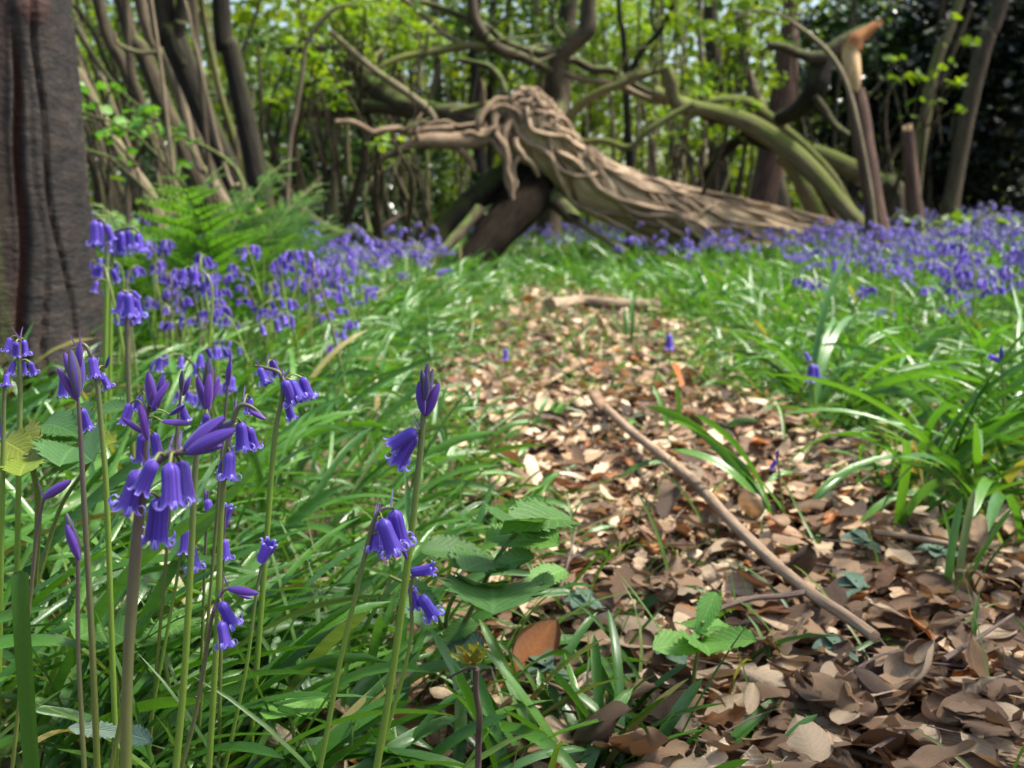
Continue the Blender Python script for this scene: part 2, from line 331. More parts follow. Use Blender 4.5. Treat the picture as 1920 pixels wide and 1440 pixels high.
def soil_material():
    m, t, b, out = mat_new('woodland_soil')
    c = mixc(t, noise(t, 9, 6), (.030, .020, .012), (.085, .055, .033))
    c = mixc(t, ramp(t, noise(t, 55, 4), [(.5, (0, 0, 0)), (.7, (1, 1, 1))]), c, (.17, .105, .06))
    c = mixc(t, ramp(t, noise(t, 2.3, 4), [(.5, (0, 0, 0)), (.72, (.7, .7, .7))]), c, (.030, .055, .012))
    t.links.new(c, b.inputs['Base Color']); b.inputs['Roughness'].default_value = .95; bump(t, noise(t, 45, 6), b, 1.0, .02); return m
def birch_material():
    m, t, b, out = mat_new('birch_bark'); uv = N(t, 'ShaderNodeUVMap').outputs[0]
    g = N(t, 'ShaderNodeNewGeometry')
    n1 = noise(t, 1, 5, mapping(t, uv, (22, 36, 1)), .75)                      # thin sideways bands
    n2 = noise(t, 1, 4, mapping(t, uv, (14, 5, 1)))
    c = mixc(t, ramp(t, n1, [(.40, (0, 0, 0)), (.62, (1, 1, 1))]), (.004, .0026, .0018), (.046, .032, .022))
    c = mixc(t, ramp(t, n2, [(.42, (0, 0, 0)), (.62, (1, 1, 1))]), c, mixc(t, 1.0, c, (.36, .27, .22), 'MULTIPLY'))
    at = N(t, 'ShaderNodeAttribute', attribute_name='furrow')               # split bark, rust red inside
    c = mixc(t, ramp(t, at.outputs['Fac'], [(.25, (0, 0, 0)), (.6, (1, 1, 1))]), c, mixc(t, noise(t, 25, 4), (.005, .003, .002), (.085, .022, .010)))
    mo = N(t, 'ShaderNodeAttribute', attribute_name='moss')
    am = N(t, 'ShaderNodeMath', operation='MULTIPLY'); t.links.new(mo.outputs['Fac'], am.inputs[0]); t.links.new(ramp(t, noise(t, 16, 5), [(.4, (0, 0, 0)), (.56, (1, 1, 1))]), am.inputs[1])
    c = mixc(t, am.outputs[0], c, mixc(t, noise(t, 120, 3), (.035, .060, .008), (.12, .15, .02)))
    t.links.new(c, b.inputs['Base Color']); b.inputs['Roughness'].default_value = .75; bump(t, n1, b, 1.0, .008); return m
M_soil, M_birch = soil_material(), birch_material()

# ------------------------------------------------------------------ ground
def build_ground():
    ys = np.concatenate((np.linspace(-1.5, 6, 110), 6*np.exp(np.linspace(.03, 3.4, 46))))
    g = Geo(); nx = 150
    t = np.linspace(-1, 1, nx); X = np.sign(t)*np.abs(t)**1.8
    V = []
    for y in ys:
        hw = 4 + 1.2*max(y, 0); x = X*hw; V.append(np.stack((x, np.full(nx, y), gz(x, np.full(nx, y))), 1))
    i, j = np.meshgrid(np.arange(len(ys)-1), np.arange(nx-1), indexing='ij')
    q = np.stack((i*nx+j, i*nx+j+1, (i+1)*nx+j+1, (i+1)*nx+j), -1).reshape(-1, 4)
    V = np.concatenate(V); g.add(V, q, None, V[:, :2])
    tag(link('ground', make_mesh('ground', g, M_soil)), 'dark woodland soil under the leaves and flowers', None, None, 'structure')
build_ground()

# ------------------------------------------------------------------ leaf shapes
def grid_leaf(ns, nc, prof, fold=0.0, curl=0.0, roll=0.0, pleat=0.0, wave=0.0, seed=0, L=1.0, W=.5, petiole=0.0):
    """leaf lying along +y, x across; prof(s) half width 0..1"""
    r = np.random.RandomState(seed)
    s = np.linspace(0, 1, ns); c = np.linspace(-1, 1, nc)
    S, Cc = np.meshgrid(s, c, indexing='ij'); hw = prof(S, Cc)*W/2
    x = Cc*hw; y = S*L; z = fold*np.abs(x) + pleat*np.sin((S-.45*np.abs(Cc))*56)*np.abs(Cc)*.5 + wave*np.sin(S*9+r.uniform(0, 6)+Cc*1.5)*np.abs(Cc)
    if roll:       # roll the sides up round the midrib
        a = Cc*roll*np.clip(hw/(W/2), 0, 1); rr = hw/np.maximum(np.abs(a), 1e-4)*np.sign(a)*np.sign(Cc)
        x = np.where(np.abs(a) > 1e-3, np.sin(a)*np.abs(rr), x); z = z + np.where(np.abs(a) > 1e-3, (1-np.cos(a))*np.abs(rr), 0)
    if curl:       # bend along the length
        th = curl*(S-.35); R = L/abs(curl); y0 = np.sin(th)*R*np.sign(curl)*np.sign(curl)
        zz = (1-np.cos(th))*R*np.sign(curl); y = y0 - np.sin(th)*z + .35*L; z = zz + np.cos(th)*z
    i, j = np.meshgrid(np.arange(ns-1), np.arange(nc-1), indexing='ij')
    q = np.stack((i*nc+j, i*nc+j+1, (i+1)*nc+j+1, (i+1)*nc+j), -1).reshape(-1, 4)
    g = Geo().add(np.stack((x, y, z), -1).reshape(-1, 3), q, None, np.stack(((Cc+1)/2, S), -1).reshape(-1, 2))
    if petiole:
        w2 = .012*L; V = np.array([(-w2, .02*L, 0), (w2, .02*L, 0), (w2, -petiole*L, -.03*L), (-w2, -petiole*L, -.03*L)]); g.add(V, [(0, 1, 2, 3)], None, np.full((4, 2), .5))
    return g
def p_oval(S, C): return np.sin(np.pi*np.clip(S, 0, 1)**.85)**.8*.98+.01
def p_oak(S, C):
    return (np.sin(np.pi*np.clip(S, 0, 1)**1.35)**.75)*(.72+.28*np.sin(S*2*np.pi*4.2+.5*np.sign(C)))+.02
def p_serr(n, amp):
    def f(S, C): 
        t = (S*n) % 1.0
        return (np.sin(np.pi*np.clip(S, 0, 1)**.72)**.85)*(1-amp*(1-t)*(np.abs(C) > .9))+.008
    return f
def p_lance(n, amp):
    def f(S, C):
        t = (S*n) % 1.0
        return (np.sin(np.pi*np.clip(S, 0, 1)**.60)**1.15)*(1-amp*(1-t)*(np.abs(C) > .9))+.008
    return f
EYE = np.eye(3)

# ------------------------------------------------------------------ dead leaves
rng = np.random.RandomState(11)
def dead_variants(ns, nc, seed):
    r = np.random.RandomState(seed); out = []
    for k in range(16):
        oak = k % 3 == 0
        out.append(grid_leaf(ns if not oak else max(ns, 11), nc, p_oak if oak else p_oval, fold=r.uniform(-.2, .5), curl=r.uniform(-1.1, 1.3), roll=r.choice([0, r.uniform(.3, 1.3)]),
                             wave=r.uniform(.015, .075), seed=seed+k, L=1, W=r.uniform(.46, .64), petiole=r.choice([0, .2])))
    return out
def build_litter():
    n = 44000
    y = .42 + (rng.uniform(0, 1, n)**1.5)*4.6; x = rng.uniform(-1, 1, n)*(.35+.62*y)
    lm = litter_mask(x, y); dens = .035 + .965*lm
    dens = dens*np.where(y < 1.3, 1.0, 1.0)
    keep = rng.uniform(0, 1, n) < dens*.75; x, y, lm = x[keep], y[keep], lm[keep]; n = len(x)
    sc = rng.uniform(.020, .052, n)
    z = gz(x, y) + .004 + rng.uniform(0, 1, n)**1.5*.028*(.3+.7*lm)
    pos = np.stack((x, y, z), 1); az = rng.uniform(0, 6.28, n)
    pit = rng.normal(0, .30, n); rol = rng.normal(0, .36, n) + (rng.uniform(0, 1, n) < .35)*np.pi
    R = eulerM(az, pit, rol); pick = rng.randint(0, 16, n)
    px, py, d = proj(pos); inside = (px > -20) & (px < 1940) & (py > 500) & (py < 1460)
    vis = sc/d*(.4+lm)*(z-gz(x, y)+.02)*inside*(lm > .5)
    order = np.argsort(-vis); big, rest = order[:290], order[290:]
    hi = dead_variants(11, 7, 5); lo = dead_variants(7, 4, 5)
    tag(link('leaf_litter', make_mesh('leaf_litter', scatter(lo, pick[rest], R[rest], pos[rest], sc[rest]), M_litter)),
        'deep litter of brown and tan dead leaves covering the path', 'leaf litter', None, 'stuff')
    tones = rng.choice(5, n, p=[.12, .26, .34, .24, .04]); mes = [[make_mesh('fallen_leaf', g, tm) for g in hi] for _, tm in LEAF_TONES]
    gp = lambda px, py: tuple(P(px, py, CAM_Z/(CAM_Z-P(px, py, 1.0)[2]))[:2])
    MARKS = [([gp(1180, 806), gp(1290, 893), gp(1440, 1045), gp(1600, 1165)], 'beside the long straight stick'), ([gp(1300, 1330)], 'around the young sapling'), ([gp(897, 1400)], 'around the oak seedling'), ([gp(860, 1210), gp(960, 1120)], 'under the bramble leaves'),
             ([gp(1130, 590)], 'in front of the pale fallen branch'), ([gp(1283, 750)], 'around the standing orange leaf'), ([gp(1720, 1015)], 'by the short pale twig'), ([gp(1840, 1200)], 'by the thin dark twig'), ([gp(1560, 1255)], 'around the grey green seedling'), ([gp(1660, 1390)], 'by the slim forked twig'), ([gp(1000, 815)], 'around the silvery tuft')]
    for i in big:
        k = pick[i]; M = np.eye(4); M[:3, :3] = R[i]*sc[i]; M[:3, 3] = pos[i]+np.array((0, 0, .006))
        o = link('fallen_leaf', mes[tones[i]][k], None, M)
        tone = LEAF_TONES[tones[i]][0]; near = MARKS[int(np.argmin([min((pos[i][0]-a)**2+(pos[i][1]-b)**2 for a, b in pts) for pts, _ in MARKS]))][1]
        tilt = 'flat' if abs(pit[i]) < .3 else 'upturned'
        tag(o, f'{tone} {tilt} {"lobed oak" if k % 3 == 0 else "oval"} dead leaf in the litter {near}', 'leaf', 'dead leaves on the path')
    # a few leaves that stand out
    for lab, px_, py_, Y, s, k, az_, pi_, ro_, mt in (
        ('upright rust orange dead leaf standing on the path', 1283, 735, 1.86, .060, 3, .6, 1.0, .3, M_orange),
        ('big pale rolled dead leaf beside the sapling', 1205, 1188, .77, .055, 1, 1.2, .1, .2, M_litter),
        ('broad flat pale tan leaf at the shaded end of the path', 1700, 1375, .62, .055, 4, -1.45, .05, .1, M_litter),
        ('dark brown leaf propped upright among the shaded litter', 1850, 1300, .66, .042, 7, .3, .8, .3, M_litter),
        ('cream coloured oak leaf lying flat beside the long stick', 1540, 1200, .75, .055, 6, .9, .12, .1, M_litter),
        ('bright orange leaf caught in the bluebell leaves', 1722, 612, 2.9, .07, 5, 1.9, .7, .2, M_orange),
        ('dry tan leaf snagged upright among the green blades', 1636, 790, 1.6, .075, 4, .1, 1.35, .4, M_litter)):
        p = P(px_, py_, Y); M = np.eye(4); M[:3, :3] = eulerM(np.array([az_]), np.array([pi_]), np.array([ro_]))[0]*s; M[:3, 3] = p
        tag(link('fallen_leaf', make_mesh('fallen_leaf', hi[k], mt), None, M), lab, 'leaf')
build_litter()

# ------------------------------------------------------------------ strap leaves (bluebell foliage) and grass
def blades(x, y, az, L, W, th0, bend, ns, keel=.35, swing=None, seed=0, blunt=.75, z0=None):
    n = len(x); r = np.random.RandomState(seed)
    s = np.linspace(0, 1, ns+1); ds = 1/ns
    swing = np.zeros(n) if swing is None else swing
    C = np.zeros((n, ns+1, 3)); C[:, 0, 0] = x; C[:, 0, 1] = y; C[:, 0, 2] = (gz(x, y) if z0 is None else z0) - .01
    D = np.zeros((n, ns+1, 3)); A = az[:, None] + swing[:, None]*s[None]
    TH = th0[:, None] - bend[:, None]*s[None]**1.4
    D = np.stack((np.cos(TH)*np.cos(A), np.cos(TH)*np.sin(A), np.sin(TH)), -1)
    C[:, 1:] = C[:, :1] + np.cumsum((D[:, :-1]+D[:, 1:])/2, axis=1)*ds*L[:, None, None]
    fl = gz(C[..., 0], C[..., 1]) + .006 + r.uniform(0, .02, n)[:, None]*s[None]
    C[:, 1:, 2] = np.maximum(C[:, 1:, 2], fl[:, 1:])
    side = np.stack((-np.sin(A), np.cos(A), np.zeros_like(A)), -1); nor = np.cross(D, side)
    tw = (r.normal(0, .5, n)[:, None] + r.normal(0, .7, n)[:, None]*s[None])[..., None]
    side2 = np.cos(tw)*side + np.sin(tw)*nor; nor2 = np.cross(D, side2)
    prof = (.55 + .45*smooth(0, .4, s))*np.where(s > blunt, np.sqrt(np.clip(1-((s-blunt)/(1-blunt))**2, 0, 1)), 1)+.03
    hw = W[:, None]/2*prof[None]
    Lf = C - side2*hw[..., None]; Rt = C + side2*hw[..., None]; Md = C + nor2*(-keel*hw)[..., None]
    V = np.stack((Lf, Md, Rt), 2).reshape(-1, 3)
    i, j = np.meshgrid(np.arange(ns), np.arange(2), indexing='ij')
    q = np.stack((i*3+j, i*3+j+1, (i+1)*3+j+1, (i+1)*3+j), -1).reshape(-1, 4)
    Q = (q[None] + (np.arange(n)*(ns+1)*3)[:, None, None]).reshape(-1, 4)
    U = np.stack(np.broadcast_arrays(np.array((0, .5, 1.))[None, None, :], s[None, :, None]), -1); U = np.broadcast_to(U, (n, ns+1, 3, 2)).reshape(-1, 2)
    return Geo().add(V, Q, None, U)
def wide(y): return .30 + .58*y
def build_foliage():
    r = np.random.RandomState(21); out = Geo()
    def zone(n, y0, y1, L0, L1, W0, W1, ns, pw=1.0, dens=None):
        y = y0 + r.uniform(0, 1, n)**pw*(y1-y0); x = r.uniform(-1, 1, n)*wide(y)
        clump = .5+.5*sins(x, y, 11, 31)
        k = (1-litter_mask(x, y))*(.55+.45*clump); k = np.maximum(k, (.07+.10*smooth(1.6, 3, y))*(y > .9)*(sins(x, y, 14, 32) > -.15))
        if dens is not None: k = k*dens(x, y)
        keep = r.uniform(0, 1, n) < k; x, y = x[keep], y[keep]; n = len(x)
        # combed direction: left bank leans to the right and away, right bank flops towards the path and camera
        base = np.where(x < .15, r.normal(.55, .75, n), np.where(r.uniform(0, 1, n) < .55, r.normal(3.7, .8, n), r.normal(-.6, .8, n)))
        anyd = r.uniform(0, 1, n) < .25; base[anyd] = r.uniform(0, 6.28, anyd.sum())
        nearp = np.maximum(litter_mask(x+.14, y), litter_mask(x-.14, y)); L = r.uniform(L0, L1, n)*(1-.5*nearp)*(1-.25*(litter_mask(x, y) > .6)); W = r.uniform(W0, W1, n)
        return blades(x, y, base, L, W, r.uniform(.55, 1.35, n), r.uniform(.5, 2.0, n), ns, .38, r.normal(0, .35, n), r.randint(1e6))
    out.geo(zone(3000, .50, 1.5, .15, .27, .0042, .0090, 10))
    out.geo(zone(10000, 1.5, 3.2, .14, .26, .0045, .009, 7))
    out.geo(zone(14000, 3.2, 6.5, .14, .26, .006, .012, 5))
    out.geo(zone(13000, 6.0, 14, .15, .28, .010, .018, 4))
    tag(link('bluebell_foliage', make_mesh('bluebell_foliage', out, M_blade)), 'dense carpet of glossy green strap leaves either side of the path', 'foliage', None, 'stuff')
    # thin grass, also sparse on the path
    n = 13000; y = .5 + r.uniform(0, 1, n)**1.2*4.5; x = r.uniform(-1, 1, n)*wide(y); lm = litter_mask(x, y)
    keep = r.uniform(0, 1, n) < np.where(lm > .5, .11+.42*smooth(1.5, 2.6, y)+.3*smooth(.2, .7, sins(x, y, 9, 77)), .7); x, y = x[keep], y[keep]; n = len(x)
    g = blades(x, y, r.uniform(0, 6.28, n), r.uniform(.05, .15, n), r.uniform(.0018, .0042, n), r.uniform(.7, 1.5, n), r.uniform(.2, 1.6, n), 6, .3, r.normal(0, .5, n), 3, .3)
    tag(link('grass', make_mesh('grass', g, M_grass)), 'thin grass blades scattered over the path and banks', 'grass', None, 'stuff')
build_foliage()

def tuft(px, py, n, L, W, az, spread, th, bend, label, group=None, Y=None, seed=0, mat=None):
    """a single bluebell clump without flower: every leaf its own part"""
    r = np.random.RandomState(seed); b = P(px, py, 1.0); k = (CAM_Z+.0)/(CAM_Z-b[2]) if Y is None else Y
    b = P(px, py, k); b[2] = gz(b[0], b[1])
    root = empty('bluebell_tuft', b, label, 'plant', group)
    for i in range(n):
        a = az + r.normal(0, spread)
        g = blades(np.array([b[0]+r.normal(0, .008)]), np.array([b[1]+r.normal(0, .008)]), np.array([a]), np.array([L*r.uniform(.7, 1.1)]), np.array([W*r.uniform(.75, 1.15)]),
                   np.array([th+r.normal(0, .15)]), np.array([bend*r.uniform(.6, 1.3)]), 12, .38, np.array([r.normal(0, .3)]), r.randint(1e6))
        part('leaf', g, mat or M_blade, root)
def build_tufts():
    r = np.random.RandomState(5)
    T = 'bluebell leaf tuft '
    for k, a in enumerate((
        (1460, 985, 6, .20, .010, 2.5, .45, 1.2, 1.1, T+'arching over the bare litter beside the long stick'),
        (1000, 815, 6, .10, .008, 1.5, 1.2, 1.3, .8, T+'of short silvery blades in the middle of the path'),
        (1275, 820, 4, .12, .008, 1.4, .8, 1.4, .5, T+'of a few upright blades beside the end of the long stick'),
        (1180, 640, 5, .16, .009, 1.4, 1.0, 1.4, .7, T+'standing alone where the path narrows'),
        (1790, 1130, 5, .12, .006, 1.2, .7, 1.4, .5, T+'of thin upright blades in the shaded litter'),
        (1480, 1425, 2, .055, .009, 1.2, .8, 1.3, .8, 'pair of short bent bluebell leaves pushing up through the litter'),
        (1700, 1000, 7, .20, .010, -.5, .7, 1.1, 1.3, T+'flopping over the litter edge by the short twig'))):
        tuft(*a, seed=40+k)
    # foreground clumps, long strap leaves sweeping right
    spots = [(40+r.uniform(-40, 40)+ (i % 8)*72, 1290+(i//8)*75+r.uniform(-30, 30)) for i in range(32)]
    for i, (px, py) in enumerate(spots):
        tuft(px, py, 6, r.uniform(.13, .21)*(1-.35*(px > 400)), r.uniform(.006, .0088), r.normal(.55, .3), .45, r.uniform(.6, 1.05), r.uniform(.7, 1.5),
             'clump of long glossy strap leaves ' + ('around the blunt upright leaf', 'around the thick bluebell stem', 'below the dark bud crown', 'around the low sideways bud', 'below the curl tipped bells')[min(int(max(px, 0)//125), 4)] + (', lying low' if i >= 16 else ', rising behind the stems'), 'strap leaf clumps below the bluebells', seed=100+i)
    for i in range(12):
        tuft(930+i*38+r.uniform(-20, 20), 1465+r.uniform(-30, 25), 4, r.uniform(.07, .12), .0078, r.choice([.5, 2.4])+r.normal(0, .3), .4, r.uniform(.75, 1.2), r.uniform(.3, 1.0),
             'clump of crossing green strap leaves ' + ('just beside the oak seedling twig', 'between the oak seedling and the sapling', 'below the young sapling')[i//4], 'strap leaf clumps by the oak seedling', seed=200+i)
    for i in range(14):
        tuft((1540, 1720, 1880, 1860)[i % 4]+r.uniform(-35, 35), (790, 950, 800, 1010)[i % 4]+r.uniform(-50, 30), 7, r.uniform(.2, .3), .010, r.choice([3.6, -.6])+r.normal(0, .4), .45, r.uniform(.8, 1.2), r.uniform(1, 1.9),
             'lush arching strap leaf clump on the bank ' + ('opposite the birch', 'behind the short pale twig', 'beside the two budded bluebell', 'at the shaded litter edge')[i % 4], 'strap leaf clumps on the bank', seed=300+i)
    # the blunt upright leaf in front
    b = P(62, 1480, .40); g = Geo(); b[2] = gz(b[0], b[1])
    C = [np.array((b[0], .40, b[2])), P(60, 1440, .40), P(50, 1300, .40), P(42, 1180, .40), P(38, 1090, .402), P(39, 1070, .403)]
    C = catmull(C, 4); t = np.linspace(0, 1, len(C)); hw = .0034*np.where(t > .86, np.sqrt(np.clip(1-((t-.86)/.14)**2, 0, 1)), .9+.1*t)+.0002
    V = np.stack((C-np.array((1, .15, 0))*hw[:, None], C+np.array((0, .0016, 0)), C+np.array((1, -.1, 0))*hw[:, None]), 1).reshape(-1, 3)
    i, j = np.meshgrid(np.arange(len(C)-1), np.arange(2), indexing='ij'); q = np.stack((i*3+j, i*3+j+1, (i+1)*3+j+1, (i+1)*3+j), -1).reshape(-1, 4)
    root = empty('bluebell_tuft', (b[0], .40, b[2]), 'single upright blunt strap leaf with a brown nick in front of the bluebells', 'plant')
    part('leaf', Geo().add(V, q, None, np.stack(np.broadcast_arrays(np.array((0, .5, 1.))[None], t[:, None]), -1).reshape(-1, 2)), M_blade, root)
build_tufts()

# ------------------------------------------------------------------ bluebells
def flower_geo(ns=16, nc=5, curl=4.4, R=.180, seed=0, flare=1.0):
    """local: base at 0, mouth towards -z, length about 1"""
    r = np.random.RandomState(seed); g = Geo(); body = .80; rc = .115
    for k in range(6):
        a0 = k*math.pi/3; inner = k % 2; Rk = R*(1-.10*inner); V = []; U = []
        ck = curl*r.uniform(.75, 1.15)
        for i in range(ns):
            s = i/(ns-1)
            if s <= .6:
                u = s/.6; z = -u*body
                rad = Rk*(.10+.90*np.sqrt(np.clip(1-(1-min(u/.28, 1))**2, 0, 1)))*(1+.16*flare*u**3 - .05*math.sin(u*3.1)); lift = 0; hwf = 1.0
            else:
                u = (s-.6)/.4; ang = u*ck; rr = rc*(1-.35*u)
                z = -body - math.sin(ang)*rr*1.25; rad = Rk*(1+.16*flare) + (1-math.cos(ang))*rr; hwf = (1-u**1.2*.70)*.80
            for c in range(nc):
                t = -1+2*c/(nc-1); ha = .56*hwf*t
                if s <= .6: 
                    aa = a0+ha; rd = rad*(1+.09*math.cos(t*math.pi/2)); V.append((math.cos(aa)*rd, math.sin(aa)*rd, z))
                else:
                    off = math.sin(.56*t)*Rk*1.1*hwf; V.append((math.cos(a0)*(rad+.015)-math.sin(a0)*off, math.sin(a0)*(rad+.015)+math.cos(a0)*off, z+.015*abs(t)))
                U.append(((t+1)/2, s))
        i, j = np.meshgrid(np.arange(ns-1), np.arange(nc-1), indexing='ij')
        q = np.stack((i*nc+j, (i+1)*nc+j, (i+1)*nc+j+1, i*nc+j+1), -1).reshape(-1, 4); g.add(V, q, None, U)
    return g
def bud_geo(n=10, m=12, R=.15, seed=0, tipsplit=.0):
    V = []; U = []; g = Geo()
    for i in range(n):
        s = i/(n-1); rad = R*(math.sin(math.pi*min(s*.90+.06, .985))**.62)
        for j in range(m+1):
            a = 2*math.pi*j/m; f = 1+.10*math.cos(3*a)+.04*math.cos(6*a); V.append((math.cos(a)*rad*f, math.sin(a)*rad*f, -s)); U.append(((j*3/m) % 1.0, s*.55))
    i, j = np.meshgrid(np.arange(n-1), np.arange(m), indexing='ij')
    q = np.stack((i*(m+1)+j, (i+1)*(m+1)+j, (i+1)*(m+1)+j+1, i*(m+1)+j+1), -1).reshape(-1, 4)
    return g.add(V, q, None, U)
def low_flower(m=6, seed=0):
    V = []; U = []; g = Geo(); prof = ((.06, 0), (.17, -.12), (.20, -.55), (.23, -.84), (.36, -.95), (.34, -.82))
    for i, (rd, z) in enumerate(prof):
        for j in range(m+1):
            a = 2*math.pi*j/m + .0; V.append((math.cos(a)*rd, math.sin(a)*rd, z + (.07*(j % 2) if i > 3 else 0))); U.append((.25+.5*(j % 2)*.5, (0, .1, .4, .6, .9, .95)[i]))
    i, j = np.meshgrid(np.arange(len(prof)-1), np.arange(m), indexing='ij')
    q = np.stack((i*(m+1)+j, (i+1)*(m+1)+j, (i+1)*(m+1)+j+1, i*(m+1)+j+1), -1).reshape(-1, 4)
    return g.add(V, q, None, U)
def bract_geo():
    return grid_leaf(8, 3, lambda S, C: (1-S)**.7*np.sqrt(np.clip(S*4, 0, 1))+.02, fold=.5, curl=.5, L=1, W=.12)
FLOWERS = [make_mesh('flower', flower_geo(seed=k, curl=c, flare=f), M_petal) for k, (c, f) in enumerate(((5.6, 1.0), (4.8, .8), (6.0, 1.2), (2.2, .8), (3.6, 1.8)))]
BUDS = [make_mesh('bud', bud_geo(R=.115), M_bud), make_mesh('bud', bud_geo(R=.135), M_bud), make_mesh('bud', bud_geo(R=.12), M_budtip)]
BRACT = make_mesh('bract', bract_geo(), M_bract)

def hero(label, stem, Y, wpx, items, group=None, stemmat=None, dYtop=0.0, leaves=0):
    """stem: pixel polyline from the top down; items: (kind, x0, y0, x1, y1, variant, depth offset) in pixels, base then mouth"""
    n = len(stem); pts = [P(x, y, Y + dYtop*(1-i/(n-1))) for i, (x, y) in enumerate(stem)]
    d = pts[-1]-pts[-2]; d = d/max(abs(d[2]), 1e-3); zb = gz(pts[-1][0], Y)
    if pts[-1][2] > zb: pts.append(pts[-1]+d*(pts[-1][2]-zb+.01)*np.array((1, 1, 1)))
    base = pts[-1]; base[2] = gz(base[0], base[1])-.005
    root = empty('bluebell', base, label, 'flower', group)
    r = wpx/2/FPX*Y; pts = pts[::-1]
    g = tube(pts, [r*1.15, r*1.05, r*.9, r*.5], 10, 6)
    V, Q, T, U = g.arrays(); U = U.copy(); U[:, 1] /= U[:, 1].max()+1e-9
    st = part('stem', Geo().add(V, Q, T, U), stemmat or M_stem, root)
    C = catmull(np.array(pts), 8); ped = Geo(); L0 = np.array(base)
    for k, (kind, x0, y0, x1, y1, var, dy) in enumerate(items):
        a = P(x0, y0, Y+dy); b = P(x1, y1, Y+dy + .0025*((k*7) % 3-1)); ln = np.linalg.norm(b-a)
        near = C[np.argmin(np.linalg.norm(C-a, axis=1))]
        if np.linalg.norm(near-a) > .0015:
            mid = (near+a)/2 + np.array((0, 0, .22*np.linalg.norm(near-a))); ped.geo(tube([near, mid, a+(b-a)*.04], [r*.42, r*.36, r*.40], 6, 4))
        if kind == 'f': me, wd, ln = FLOWERS[var % 5], 1.0, ln*1.08
        else: me, wd = BUDS[var % 3], 1.0
        M = orient(a-L0, b-a, ln, k*.9, wd)
        o = link('flower' if kind == 'f' else 'bud', me, root, M)
        if kind == 'f' or k % 2 == 0:
            dd = (near-a); up = np.array((0, -.2, .9)) + .6*dd/(np.linalg.norm(dd)+1e-6)*-1
            Mb = orient(near-L0, -up, .009, 0, 1.0); A = np.eye(4); A[:3, 0] = Mb[:3, 0]; A[:3, 1] = Mb[:3, 2]; A[:3, 2] = Mb[:3, 1]; A[:3, 3] = Mb[:3, 3]
            link('bract', BRACT, root, A)
    if ped.n: part('pedicel', ped, M_stem_dark, root)
    return root
